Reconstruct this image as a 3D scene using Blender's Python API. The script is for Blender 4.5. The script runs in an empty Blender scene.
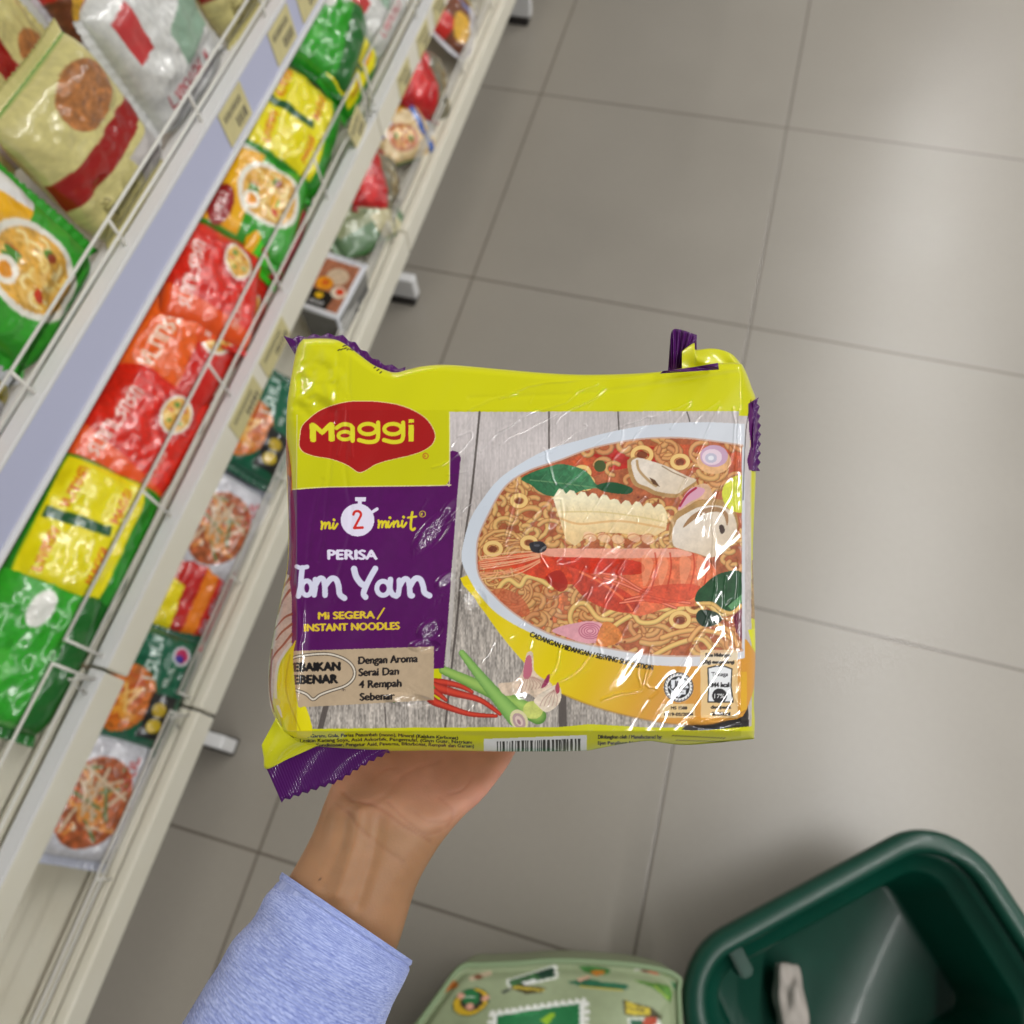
import bpy, bmesh, math, random
import numpy as np
from mathutils import Matrix, Vector
RNG = np.random.default_rng(7)
random.seed(7)
COL = bpy.context.scene.collection

# ------------------------------------------------------------------ camera
F = 770.0
CAM = Vector((0, 0, 1.32))
RIGHT = Vector((0.9625279, 0.26537244, -0.05583471)).normalized()
FWD = Vector((-0.15938096, 0.38700147, -0.90820018)).normalized()
UPV = RIGHT.cross(FWD).normalized()
RIGHT = FWD.cross(UPV).normalized()
ROT = Matrix((RIGHT, UPV, -FWD)).transposed()
cd = bpy.data.cameras.new('camera')
cam = bpy.data.objects.new('camera', cd); COL.objects.link(cam)
cam.matrix_world = Matrix.Translation(CAM) @ ROT.to_4x4()
cd.sensor_width = 36; cd.lens = 36 * F / 1024
cd.clip_start = 0.01; cd.clip_end = 100
cd.dof.use_dof = True; cd.dof.focus_distance = 0.335; cd.dof.aperture_fstop = 9.0
bpy.context.scene.camera = cam

def ray(px, py):
    return RIGHT * ((px - 512) / F) + UPV * ((512 - py) / F) + FWD
def at_z(px, py, z):
    r = ray(px, py); t = (z - CAM.z) / r.z
    return CAM + r * t

# ------------------------------------------------------------------ object helpers
def tag(o, label=None, cat=None, group=None, kind=None):
    if label: o['label'] = label
    if cat: o['category'] = cat
    if group: o['group'] = group
    if kind: o['kind'] = kind
    return o
def link(name, me, mat=None, parent=None, smooth=True):
    o = bpy.data.objects.new(name, me); COL.objects.link(o)
    if mat is not None and not me.materials: me.materials.append(mat)
    if parent is not None: o.parent = parent
    if smooth and len(me.polygons): me.polygons.foreach_set('use_smooth', [True] * len(me.polygons))
    return o
def mesh(name, v, f):
    me = bpy.data.meshes.new(name)
    v = np.asarray(v, dtype=np.float32).reshape(-1, 3)
    if isinstance(f, np.ndarray) and f.ndim == 2:
        k = f.shape[1]
        me.vertices.add(len(v)); me.vertices.foreach_set('co', v.ravel())
        me.loops.add(f.size); me.loops.foreach_set('vertex_index', f.astype(np.int32).ravel())
        me.polygons.add(len(f)); me.polygons.foreach_set('loop_start', np.arange(0, f.size, k, dtype=np.int32))
        me.polygons.foreach_set('loop_total', np.full(len(f), k, dtype=np.int32))
        me.update(calc_edges=True); me.validate()
    else:
        me.from_pydata([tuple(map(float, p)) for p in v], [], [tuple(int(i) for i in q) for q in f]); me.update()
    return me
def empty(name, loc, rot=None):
    o = bpy.data.objects.new(name, None); COL.objects.link(o)
    o.empty_display_size = 0.03
    m = Matrix.Translation(loc)
    if rot is not None: m = m @ rot.to_4x4()
    o.matrix_world = m
    return o
def lin(c):
    c = np.asarray(c, float)
    return np.where(c <= 0.04045, c / 12.92, ((c + 0.055) / 1.055) ** 2.4)
def L8(r, g, b):
    return tuple(float(x) for x in lin(np.array([r, g, b]) / 255.0)) + (1.0,)
def setcol(me, rgb):
    a = me.color_attributes.new('print', 'FLOAT_COLOR', 'POINT')
    c = np.ones((len(me.vertices), 4), np.float32); c[:, :3] = lin(np.clip(rgb, 0, 1))
    a.data.foreach_set('color', c.ravel())
def box_bm(bm, x0, x1, y0, y1, z0, z1):
    vs = [bm.verts.new(p) for p in ((x0,y0,z0),(x1,y0,z0),(x1,y1,z0),(x0,y1,z0),(x0,y0,z1),(x1,y0,z1),(x1,y1,z1),(x0,y1,z1))]
    for q in ((3,2,1,0),(4,5,6,7),(0,1,5,4),(1,2,6,5),(2,3,7,6),(3,0,4,7)): bm.faces.new([vs[i] for i in q])
def box(name, b, mat, parent=None, bevel=0.0):
    bm = bmesh.new(); box_bm(bm, *b)
    if bevel: bmesh.ops.bevel(bm, geom=list(bm.edges), offset=bevel, segments=2, affect='EDGES', profile=.5)
    me = bpy.data.meshes.new(name); bm.to_mesh(me); bm.free()
    return link(name, me, mat, parent, smooth=False)
def tube_vf(pts, r, n=10, cap=True):
    pts = [Vector(p) for p in pts]; V = []; Fc = []
    rr = r if isinstance(r, (list, tuple)) else [r] * len(pts)
    up = Vector((0.3, 0.2, 1)).normalized()
    for i, p in enumerate(pts):
        t = (pts[min(i + 1, len(pts) - 1)] - pts[max(i - 1, 0)]).normalized()
        a = t.cross(up)
        if a.length < .05: a = t.cross(Vector((1, 0, 0)))
        a.normalize(); b = t.cross(a).normalized()
        for k in range(n):
            w = 2 * math.pi * k / n
            V.append(p + (a * math.cos(w) + b * math.sin(w)) * rr[i])
    for i in range(len(pts) - 1):
        for k in range(n):
            Fc.append((i * n + k, i * n + (k + 1) % n, (i + 1) * n + (k + 1) % n, (i + 1) * n + k))
    if cap:
        Fc.append(tuple(range(n))[::-1]); Fc.append(tuple((len(pts) - 1) * n + k for k in range(n)))
    return V, Fc
def tubes(name, lists, r, mat, parent=None, n=8):
    V = []; Fc = []
    for pts in lists:
        v, f = tube_vf(pts, r, n); o = len(V); V += v; Fc += [tuple(i + o for i in q) for q in f]
    return link(name, mesh(name, [tuple(p) for p in V], Fc), mat, parent)

# ------------------------------------------------------------------ materials
def mat(name, color=(.5,.5,.5,1), rough=.5, metal=0, coat=0, coatr=.1, spec=.5, print_attr=False, noise=None, bump=None, sss=0):
    m = bpy.data.materials.new(name); m.use_nodes = True
    nt = m.node_tree; b = nt.nodes['Principled BSDF']
    b.inputs['Base Color'].default_value = color
    b.inputs['Roughness'].default_value = rough; b.inputs['Metallic'].default_value = metal
    b.inputs['Coat Weight'].default_value = coat; b.inputs['Coat Roughness'].default_value = coatr
    b.inputs['Specular IOR Level'].default_value = spec
    if sss:
        b.inputs['Subsurface Weight'].default_value = sss
        b.inputs['Subsurface Radius'].default_value = (.6, .22, .12); b.inputs['Subsurface Scale'].default_value = .006
    src = None
    tc = nt.nodes.new('ShaderNodeTexCoord')
    if print_attr:
        a = nt.nodes.new('ShaderNodeVertexColor'); a.layer_name = 'print'; src = a.outputs['Color']
    if noise:
        sc, amt, c2 = noise[:3]
        n = nt.nodes.new('ShaderNodeTexNoise'); n.inputs['Scale'].default_value = sc; n.inputs['Detail'].default_value = 5
        nt.links.new(tc.outputs['Object'], n.inputs['Vector'])
        mx = nt.nodes.new('ShaderNodeMix'); mx.data_type = 'RGBA'
        rp = nt.nodes.new('ShaderNodeMapRange'); rp.inputs[1].default_value = .3; rp.inputs[2].default_value = .7; rp.inputs[4].default_value = amt
        nt.links.new(n.outputs['Fac'], rp.inputs[0]); nt.links.new(rp.outputs[0], mx.inputs['Factor'])
        if src: nt.links.new(src, mx.inputs['A'])
        else: mx.inputs['A'].default_value = color
        mx.inputs['B'].default_value = c2; src = mx.outputs['Result']
    if src: nt.links.new(src, b.inputs['Base Color'])
    if bump:
        n = nt.nodes.new('ShaderNodeTexNoise'); n.inputs['Scale'].default_value = bump[0]; n.inputs['Detail'].default_value = 4
        nt.links.new(tc.outputs['Object'], n.inputs['Vector'])
        bp = nt.nodes.new('ShaderNodeBump'); bp.inputs['Strength'].default_value = bump[1]; bp.inputs['Distance'].default_value = bump[2]
        nt.links.new(n.outputs['Fac'], bp.inputs['Height']); nt.links.new(bp.outputs['Normal'], b.inputs['Normal'])
    return m

# ------------------------------------------------------------------ printed artwork rasteriser
def smooth_noise(h, w, cell, seed=0):
    r = np.random.default_rng(seed)
    cx, cy = (cell if isinstance(cell, tuple) else (cell, cell))
    gh, gw = int(h / cy) + 3, int(w / cx) + 3
    g = r.random((gh, gw)); y = np.arange(h) / cy; x = np.arange(w) / cx
    iy, ix = y.astype(int), x.astype(int); fy = (y - iy)[:, None]; fx = (x - ix)[None, :]
    fy = fy * fy * (3 - 2 * fy); fx = fx * fx * (3 - 2 * fx)
    a = g[iy][:, ix]; b = g[iy][:, ix + 1]; c = g[iy + 1][:, ix]; d = g[iy + 1][:, ix + 1]
    return (a * (1 - fx) + b * fx) * (1 - fy) + (c * (1 - fx) + d * fx) * fy
def catmull(P, n=6, closed=False):
    P = [np.array(p, float) for p in P]; out = []; m = len(P)
    rng_ = range(m if closed else m - 1)
    for i in rng_:
        if closed: a, b, c, d = P[(i - 1) % m], P[i], P[(i + 1) % m], P[(i + 2) % m]
        else: a, b, c, d = P[max(i - 1, 0)], P[i], P[i + 1], P[min(i + 2, m - 1)]
        for k in range(n):
            t = k / n
            out.append(.5 * ((2 * b) + (c - a) * t + (2 * a - 5 * b + 4 * c - d) * t * t + (3 * b - a - 3 * c + d) * t ** 3))
    if not closed: out.append(P[-1])
    return np.array(out)
class Art:
    def __init__(s, x0, y0, x1, y1, S, base):
        s.x0, s.y0, s.S = x0, y0, S
        s.w = int((x1 - x0) * S) + 1; s.h = int((y1 - y0) * S) + 1
        s.a = np.empty((s.h, s.w, 3), np.float32); s.a[:] = np.array(base) / 255.
        s.clip = None
    def win(s, xa, ya, xb, yb):
        i0 = max(int((xa - s.x0) * s.S) - 1, 0); i1 = min(int((xb - s.x0) * s.S) + 2, s.w)
        j0 = max(int((ya - s.y0) * s.S) - 1, 0); j1 = min(int((yb - s.y0) * s.S) + 2, s.h)
        if i1 <= i0 or j1 <= j0: return None
        X = (np.arange(i0, i1) / s.S + s.x0)[None, :]; Y = (np.arange(j0, j1) / s.S + s.y0)[:, None]
        return (slice(j0, j1), slice(i0, i1)), X, Y
    def put(s, sl, m, col, alpha=1.):
        if s.clip is not None: m = m * s.clip[sl]
        m = (m * alpha)[..., None]
        c = np.asarray(col, np.float32)
        c = c / 255. if c.ndim == 1 else c
        s.a[sl] = s.a[sl] * (1 - m) + c * m
    def mask(s, P):
        P = np.asarray(P, float); w = s.win(P[:, 0].min(), P[:, 1].min(), P[:, 0].max(), P[:, 1].max())
        if w is None: return None
        sl, X, Y = w; ins = np.zeros((Y.shape[0], X.shape[1]), bool); n = len(P)
        for i in range(n):
            x1, y1 = P[i]; x2, y2 = P[(i + 1) % n]
            if y1 == y2: continue
            rows = ((y1 > Y) != (y2 > Y))[:, 0]
            if rows.any():
                xi = (x2 - x1) * (Y[rows] - y1) / (y2 - y1) + x1
                ins[rows] ^= (X < xi)
        return sl, ins.astype(np.float32), X, Y
    def poly(s, P, col, alpha=1., grad=None, smooth=0, vary=0, seed=1):
        if smooth: P = catmull(P, smooth, True)
        r = s.mask(P)
        if r is None: return
        sl, m, X, Y = r
        if grad is not None:   # (col2, (xa,ya),(xb,yb))
            c2, A, B = grad; d = np.array(B, float) - A; L = (d ** 2).sum()
            t = np.clip(((X - A[0]) * d[0] + (Y - A[1]) * d[1]) / L, 0, 1)[..., None]
            c = (np.array(col) * (1 - t) + np.array(c2) * t) / 255.
        else: c = np.broadcast_to(np.array(col) / 255., m.shape + (3,))
        if vary:
            nz = smooth_noise(m.shape[0], m.shape[1], 5 * s.S, seed) * .6 + smooth_noise(m.shape[0], m.shape[1], 1.6 * s.S, seed + 1) * .4
            c = c * (1 + vary * (nz - .5)[..., None] * 2)
        s.put(sl, m, np.clip(c, 0, 1.2).astype(np.float32), alpha)
    def ell(s, cx, cy, rx, ry, col, alpha=1., rot=0, ring=None, **k):
        t = np.linspace(0, 2 * np.pi, 40, endpoint=False); c, q = math.cos(rot), math.sin(rot)
        def P(f): return np.stack([cx + f * (rx * np.cos(t) * c - ry * np.sin(t) * q), cy + f * (rx * np.cos(t) * q + ry * np.sin(t) * c)], 1)
        if ring:
            p = P(1); s.stroke(np.vstack([p, p[:1]]), ring, col, alpha)
        else: s.poly(P(1), col, alpha, **k)
    def stroke(s, P, w, col, alpha=1., smooth=0, shade=None, w2=None):
        if smooth: P = catmull(P, smooth)
        P = np.asarray(P, float); n = len(P)
        W = np.linspace(w, w if w2 is None else w2, n) / 2; mw = W.max() + 1
        r = s.win(P[:, 0].min() - mw, P[:, 1].min() - mw, P[:, 0].max() + mw, P[:, 1].max() + mw)
        if r is None: return
        sl, X, Y = r; D = np.full((Y.shape[0], X.shape[1]), 9., np.float32); SD = D * 0; 
        for i in range(n - 1):
            ax, ay = P[i]; dx, dy = P[i + 1] - P[i]; L = dx * dx + dy * dy + 1e-9
            t = np.clip(((X - ax) * dx + (Y - ay) * dy) / L, 0, 1)
            ww = max(W[i] + (W[i + 1] - W[i]) * .5, .05)
            ex, ey = X - ax - t * dx, Y - ay - t * dy
            d = np.sqrt(ex ** 2 + ey ** 2) / ww
            up = d < D; D[up] = d[up]
            if shade is not None: SD[up] = (-(ex + ey * 1.4) / ww / 1.7)[up]
        aa = 1 / (s.S * max(W.max(), .3))
        m = np.clip((1 - D) / aa + .5, 0, 1)
        if shade is not None:
            c1 = np.array(col) / 255.; c2 = np.array(shade) / 255.
            k = np.clip(1 - D ** 2 * .9 + SD * .35, 0, 1)[..., None]
            s.put(sl, m, (c2 * (1 - k) + c1 * k).astype(np.float32), alpha)
        else: s.put(sl, m, col, alpha)
    def tris(s, T, col, alpha=1.):
        T = np.asarray(T)
        for t in T:
            r = s.win(t[:, 0].min(), t[:, 1].min(), t[:, 0].max(), t[:, 1].max())
            if r is None: continue
            sl, X, Y = r; m = None
            a = (t[1, 0] - t[0, 0]) * (t[2, 1] - t[0, 1]) - (t[2, 0] - t[0, 0]) * (t[1, 1] - t[0, 1])
            if abs(a) < 1e-6: continue
            sg = 1 if a > 0 else -1; m = True
            for i in range(3):
                x1, y1 = t[i]; x2, y2 = t[(i + 1) % 3]
                m = m & (sg * ((x2 - x1) * (Y - y1) - (y2 - y1) * (X - x1)) >= -1e-4)
            s.put(sl, m.astype(np.float32), col, alpha)
    def text(s, txt, x, y, size, col, width=None, rot=0, shear=0, bold=0, path=None, alpha=1.):
        """left-baseline at x,y; size = font size in art units; width stretches the line"""
        cu = bpy.data.curves.new('t', 'FONT'); cu.body = txt; cu.size = 1; cu.shear = shear
        cu.resolution_u = 4
        o = bpy.data.objects.new('t', cu); me = o.to_mesh(); me.calc_loop_triangles()
        v = np.empty(len(me.vertices) * 3, np.float32); me.vertices.foreach_get('co', v); v = v.reshape(-1, 3)[:, :2].astype(float)
        tr = np.empty(len(me.loop_triangles) * 3, np.int32); me.loop_triangles.foreach_get('vertices', tr); tr = tr.reshape(-1, 3)
        o.to_mesh_clear(); bpy.data.objects.remove(o); bpy.data.curves.remove(cu)
        if not len(v): return
        v[:, 0] -= v[:, 0].min(); W = v[:, 0].max(); v *= size
        if width: v[:, 0] *= width / (W * size)
        if path is not None:
            P = np.asarray(path, float); seg = np.hypot(*np.diff(P, axis=0).T); cs = np.r_[0, np.cumsum(seg)]
            u = v[:, 0]; px = np.interp(u, cs, P[:, 0]); py = np.interp(u, cs, P[:, 1])
            e = .5; tx = np.interp(u + e, cs, P[:, 0]) - np.interp(u - e, cs, P[:, 0]); ty = np.interp(u + e, cs, P[:, 1]) - np.interp(u - e, cs, P[:, 1])
            l = np.hypot(tx, ty) + 1e-9; tx /= l; ty /= l
            q = np.stack([px + ty * v[:, 1], py - tx * v[:, 1]], 1)
        else:
            c, q_ = math.cos(rot), math.sin(rot)
            q = np.stack([x + v[:, 0] * c - v[:, 1] * q_ * -1 * -1, y - (v[:, 1] * c) + v[:, 0] * q_ * 1], 1)
            q = np.stack([x + v[:, 0] * c + v[:, 1] * q_, y + v[:, 0] * q_ - v[:, 1] * c], 1)
        if not bold: s.tris(q[tr], col, alpha); return
        b = bold*size*.9
        for ox, oy in ((-b,0),(b,0),(0,-b*.6),(0,b*.6)): s.tris(q[tr]+np.array([ox,oy]), col, alpha)
    def sample(s, x, y):
        fx = np.clip((np.asarray(x) - s.x0) * s.S, 0, s.w - 1.001); fy = np.clip((np.asarray(y) - s.y0) * s.S, 0, s.h - 1.001)
        ix = fx.astype(int); iy = fy.astype(int); fx = (fx - ix)[..., None]; fy = (fy - iy)[..., None]
        return (s.a[iy, ix] * (1 - fx) + s.a[iy, ix + 1] * fx) * (1 - fy) + (s.a[iy + 1, ix] * (1 - fx) + s.a[iy + 1, ix + 1] * fx) * fy
# ------------------------------------------------------------------ noodle packet artwork (units: tenths of a millimetre-ish, shared with the relief below)
YEL = (200, 199, 2)
PUR = (84, 3, 90)
def packet_art():
    A = Art(250, 320, 772, 772, 3, YEL)
    R = random.Random(5)
    # wooden table boards
    wood = [(450,412),(739,411),(739,416),(750,416),(752,727),(306,729),(306,700),(440,700),(444,640),(452,560),(450,480)]
    r = A.mask(wood); sl, m, X, Y = r
    g = smooth_noise(m.shape[0], m.shape[1], (1.3*3, 14*3), 3)*.55 + smooth_noise(m.shape[0], m.shape[1], (1.2*3, 2.5*3), 4)*.45
    big = smooth_noise(m.shape[0], m.shape[1], 40*3, 8)
    t = np.clip((Y - 470) / 130, 0, 1) + X*0
    c = np.array([196,188,187])/255.*(1-t[...,None]) + np.array([166,158,150])/255.*t[...,None]
    amp = (.10 + .32*t)[...,None]
    c = c*(1+amp*(g[...,None]-.5)*1.6)*(1+.10*(big[...,None]-.5))
    A.put(sl, m, c.astype(np.float32))
    for P, w in (([(479.6,412),(476,450),(471,497),(466,530),(463,561),(461,575),(457,620),(453,655),(449,690),(445,729)],2.2),
                 ([(549,412),(549,448)],1.8), ([(618,412),(619,430)],1.5), ([(687,412),(690,424),(688,440)],1.4),
                 ([(326,706),(323,718),(320,730)],5.5), ([(562,690),(563,729)],8), ([(385,707),(386,729)],1)):
        A.stroke(P, w, (84,76,72), .9, smooth=5)
    A.poly([(744,416),(752,416),(752,727),(744,727)], (205,196,196), .6)
    A.poly([(690,722),(748,700),(749,729),(680,731)], (44,40,40))
    # bowl body (yellow to orange) and rim
    A.poly([(468,575),(476,600),(485,613),(500,634),(519,657),(540,678),(563,694.5),(605,710),(658,722),(698,725),(724,721),(747,709),(747,640),(600,600)],
           (226,202,12), grad=((213,150,58),(560,660),(665,700)), smooth=4)
    A.stroke([(563,694.5),(605,710),(658,722),(698,725),(724,721),(747,709)], 2.5, (150,104,50), .35, smooth=5)
    A.poly([(741,672),(747,672),(747,709),(741,712)], (222,170,50))
    outer = catmull([(745,424),(700,422),(650,425),(610,432),(580,440),(549,449),(525,461),(499.5,478.6),(482,500),(470,520),(463,545),(462,562),(471,582),(482,598),(499,615),(529,632),(566,646),(600,656),(620,660),(647,664.7),(700,666),(745,658)], 6)
    A.poly(np.vstack([outer,[(745,500)]]), (203,212,224), grad=((212,212,216),(480,450),(700,660)))
    inner = catmull([(742,446),(694,439.5),(662,438.5),(631,441),(592,449),(559.6,461),(530,471),(510,483),(498,498),(487,519),(480,535),(477.6,550),(480,576),(497.5,598),(522,618),(552,634),(585,643),(620,649.5),(655,654.5),(700,655),(742,650)], 6)
    soup = np.vstack([inner,[(742,500)]])
    A.stroke(inner, 3.2, (196,140,110), .6)
    A.poly(soup, (168,92,58), vary=.22)
    # everything in the bowl stays inside the rim
    cm = np.zeros((A.h, A.w), np.float32); sl, m, X, Y = A.mask(soup); cm[sl] = m; A.clip = cm
    A.poly([(560,462),(592,451),(640,446),(700,444),(742,452),(742,475),(690,470),(650,462),(612,470),(585,480)], (186,84,50), vary=.25)
    A.poly([(592,455),(620,447),(655,447),(668,455),(650,465),(615,470)], (178,40,30), vary=.15)
    A.poly([(480,555),(520,560),(560,590),(620,640),(560,640),(520,620),(488,590)], (206,112,66), vary=.3)
    def noodle(cx, cy, rr, a0, a1, w=4.0, k=.8, rot=0., tone=0.):
        t = np.linspace(a0, a1, 9); x = rr*np.cos(t); y = rr*k*np.sin(t)
        c, s_ = math.cos(rot), math.sin(rot)
        P = np.stack([cx + x*c - y*s_, cy + x*s_ + y*c], 1)
        base = np.array([226,182,112])*(1-tone)+np.array([210,142,92])*tone
        A.stroke(P, w+1.1, (150,66,30), .55)
        A.stroke(P, w, base, 1, shade=base*.70)
    def field(n, test, seed, tone=(0,.6), rad=(4.5,13), w=(3.8,5.6)):
        q = random.Random(seed); k = 0
        while k < n:
            x = q.uniform(476,742); y = q.uniform(440,656)
            if not test(x, y): continue
            a = q.uniform(0, 6.28)
            noodle(x, y, q.uniform(*rad), a, a+q.uniform(1.8,4.6), q.uniform(*w), q.uniform(.5,.95), q.uniform(-.5,.5), q.uniform(*tone)); k += 1
    field(105, lambda x,y: x<575 and 480<y<562, 1)
    field(40, lambda x,y: 560<x<672 and 505<y<552, 2, (0,.35))
    field(90, lambda x,y: y>572 and x<600, 3, (.2,1))
    field(80, lambda x,y: y>585 and x>590, 4, (.1,.8), (7,20))
    field(34, lambda x,y: x>585 and y<485, 5, (.3,1))
    field(28, lambda x,y: x>655 and y<520, 6, (.2,1))
    field(16, lambda x,y: x>722 and 500<y<600, 7, (0,.6))
    field(26, lambda x,y: 475<x<520 and 545<y<600, 8, (.2,.9), (8,22), (2,3.4))
    for i in range(26):   # dark gaps of broth between strands
        x = R.uniform(482,735); y = R.choice([R.uniform(490,548), R.uniform(590,648)])
        A.ell(x, y, R.uniform(1,2.6), R.uniform(.8,1.8), (118,42,24), .75, rot=R.uniform(0,3))
    # long strands
    for P, tn in (([(603,636),(620,622),(640,612),(660,609),(675,612)],0),([(655,655),(672,646),(690,640),(703,640),(712,650)],.1),
               ([(600,618),(620,608),(632,612),(640,622),(655,622),(668,614),(690,606),(706,604),(722,614),(738,610)],0),
               ([(576,632),(570,618),(575,606),(586,604),(598,618),(612,620)],.1),([(497,592),(503,583),(510,580),(520,586),(527,577),(540,580),(552,588)],0),
               ([(672,600),(690,600),(700,612),(710,622)],.1),([(662,638),(680,632),(700,630),(722,634),(735,640)],.4),([(690,640),(700,628),(715,624),(730,632),(738,646)],.5)):
        b = np.array([234,196,118])*(1-tn)+np.array([226,150,96])*tn
        A.stroke(P, 6.4, (150,66,30), .5, smooth=6); A.stroke(P, 4.9, b, 1, smooth=6, shade=b*.72)
    for cx, cy, rr in ((582,473,7.5),(585,483,8),(642,455,9.5),(680,462,8),(519,501,7),(529,543,7),(493,549,8),(695,606,8),(680,620,9)):
        A.ell(cx, cy, rr*.55, rr*.4, (110,50,28), .8); A.ell(cx, cy, rr, rr*.78, (170,100,50), .7, ring=5.2); A.ell(cx, cy-.3, rr, rr*.78, (234,196,124), 1, ring=3.9)
    A.ell(600,466,6,6,(70,84,40)); 
    # basil leaf, top left
    leaf = [(521,479),(533,472),(548,467),(560,464),(571,465.5),(582,469),(589,474),(595,483),(600,487),(584,490),(574,494),(565,498),(556,497),(546,495),(538,491),(531,485)]
    A.poly(leaf, (38,96,60), smooth=4, vary=.22, grad=((64,126,84),(530,490),(580,468)))
    A.stroke([(530,480),(550,482),(575,485),(604,489),(624,492)], 1.2, (110,150,104), .8, smooth=4)
    for i in range(6): A.stroke([(540+i*8,481+i*.8),(546+i*8,474+i*.8)], .7, (90,136,92), .6); A.stroke([(540+i*8,481+i*.8),(547+i*8,489+i*.5)], .7, (24,70,44), .6)
    A.poly([(596,486),(612,482),(632,488),(628,494),(606,492)], (30,80,48), smooth=4)
    # squid piece with scalloped upper edge
    top = [(553,498)]
    for i in range(10):
        x = 556 + i*11; yy = 494 + i*1.35 - (3 if i < 5 else 0) + abs(i-5)*-.1
        top += [(x+3, yy-2), (x+7, yy-1), (x+10, yy+3.5)]
    sq = top + [(668,516),(666,530),(655,536),(630,534),(600,532),(585,538),(575,546),(566,540),(560,520)]
    A.poly(sq, (236,226,192), vary=.07, grad=((232,200,146),(600,498),(600,534)))
    A.stroke([(558,512),(600,512),(640,517),(664,522)], 1.5, (214,190,130), .7, smooth=5)
    A.stroke([(560,518),(580,524),(620,521),(664,528)], 2, (212,150,84), .5, smooth=5)
    for i in range(16): A.stroke([(560+i*6.5,505+i*.7),(562+i*6.5,511+i*.7)], .8, (206,190,140), .5)
    for cx in (590,604,618,634,648): A.ell(cx, 537+R.uniform(-3,3), 7, 4.5, (240,196,160), .75, rot=.4); A.ell(cx, 539, 7, 5, (190,110,60), .6, ring=1)
    # prawn
    A.poly([(478,562),(500,556),(530,552),(545,549),(580,549),(640,549),(680,548),(697,553),(708,561),(716,570),(712,582),(700,588),(695,598),(697,606),(670,607),(640,616),(622,609),(610,604),(600,604),(590,600),(560,575),(520,568),(490,570)],
           (206,94,60), smooth=3, vary=.18, grad=((226,118,78),(560,560),(700,580)))
    A.poly([(540,549),(600,548.5),(676,549),(690,556),(640,558),(590,558),(548,556)], (236,172,152), .85, smooth=4, vary=.08)
    A.poly([(545,558),(600,558),(640,562),(640,574),(600,574),(560,570)], (196,44,22), .85, smooth=4, vary=.2)
    A.poly([(556,566),(580,570),(612,584),(632,596),(640,606),(628,613),(604,608),(585,598),(572,584)], (190,66,46), 1, smooth=4, vary=.2)
    A.stroke([(580,572),(600,582),(622,598),(632,610)], 2.2, (236,120,76), .8, smooth=5)
    A.poly([(508,560),(540,556),(566,566),(572,584),(548,580),(520,572)], (204,66,36), 1, smooth=4, vary=.2)
    A.poly([(545,578),(560,570),(568,584),(560,592)], (160,34,24), .8, smooth=3)
    for P in ([(600,573),(620,577),(640,589),(652,592)],[(604,578),(625,585),(645,594)],[(625,600),(645,596),(665,600),(690,603)],[(620,603),(650,600),(676,608)]):
        A.stroke(P, 3, (150,30,22), .6, smooth=5); A.stroke(P, 1.7, (240,140,112), .9, smooth=5)
    for x, w in ((646,9),(662,8),(684,9),(700,6)):
        A.poly([(x-w*.5,560),(x,555),(x+w*.8,562),(x+w*.4,578),(x-w*.3,586)], (242,160,120), .55, smooth=3)
        A.stroke([(x+w,553),(x+w*1.15,568),(x+w*.6,590)], 1.6, (188,52,26), .7, smooth=4)
    A.poly([(640,590),(672,584),(700,586),(690,600),(650,603)], (206,70,44), .7, smooth=3, vary=.2)
    for i in range(12):
        y0 = 553+i*2; A.stroke([(540,552+i*.9),(515,y0+R.uniform(-2,2)),(480,y0+4)], 1.1, R.choice([(232,160,120),(196,70,40),(238,190,150)]), .8, smooth=4)
    A.poly([(530,543),(540,541),(546,545),(546,550),(540,553),(533,552),(530,548)], (44,42,48), smooth=4)
    A.ell(537,545.5,3,1.2,(110,110,120),.6)
    # mushrooms, shallots, lime, leaf
    for P, lo in (([(627,462),(630,458.5),(636,457),(650,461),(664,466),(676,472),(688,478),(697,482),(690,488),(683,493),(675,498),(655,495),(645,490),(634,485),(629,474)],0),
                  ([(669,528),(672,520),(675,514),(687,506),(697,501),(710,499),(722,500),(733,507),(738,520),(737.5,530),(733,541),(726,551),(719,555),(709,557.5),(694,553),(680,549),(670,544)],1)):
        A.poly(P, (176,138,88), smooth=5, vary=.1)
        Pc = np.array(P); c = Pc.mean(0); Q = c + (Pc - c)*[.93,.88] + ([2,-1.5] if not lo else [1,3])
        A.poly(Q, (226,214,200), smooth=5, vary=.06, grad=((214,196,172),tuple(c+[-10,-12]),tuple(c+[14,16])))
    A.stroke([(637,461),(639,470),(648,480),(656,486)], 2.6, (176,142,96), .9, smooth=5); A.poly([(649,477),(655,480),(660,487),(653,484)], (96,64,40))
    A.stroke([(662,466),(672,472),(686,478)], 1, (120,90,60), .8)
    A.poly([(683,528),(690,517),(703,509),(718,507),(728,514),(727,526),(723,514),(712,512),(698,517)], (150,108,66), .9, smooth=4, vary=.1)
    A.poly([(719,526),(723,525),(725,531),(721,534)], (60,40,30), smooth=3)
    A.poly([(678,511),(682,500),(690,490),(698,485),(707,484),(712,492),(710,499),(698,500),(688,506)], (214,174,140), smooth=4, vary=.1)
    A.poly([(678,510),(683,498),(690,489),(698,487),(705,490),(700,497),(690,502)], (214,160,180), smooth=4)
    A.stroke([(680,506),(687,495),(696,488)], 2.2, (160,26,56), .9, smooth=4)
    A.ell(714,461,17,13,(226,176,126),vary=.1); A.ell(714,456,14,11,(196,160,186)); A.ell(712,457,10,8,(226,204,216)); A.ell(711,458,6,5,(190,186,204)); A.ell(711,458,3,2.4,(226,226,232))
    A.ell(742,494,20,19,(204,206,60),vary=.12); A.stroke([(724,506),(735,494),(742,490)],1.3,(232,230,130),.8)
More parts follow.
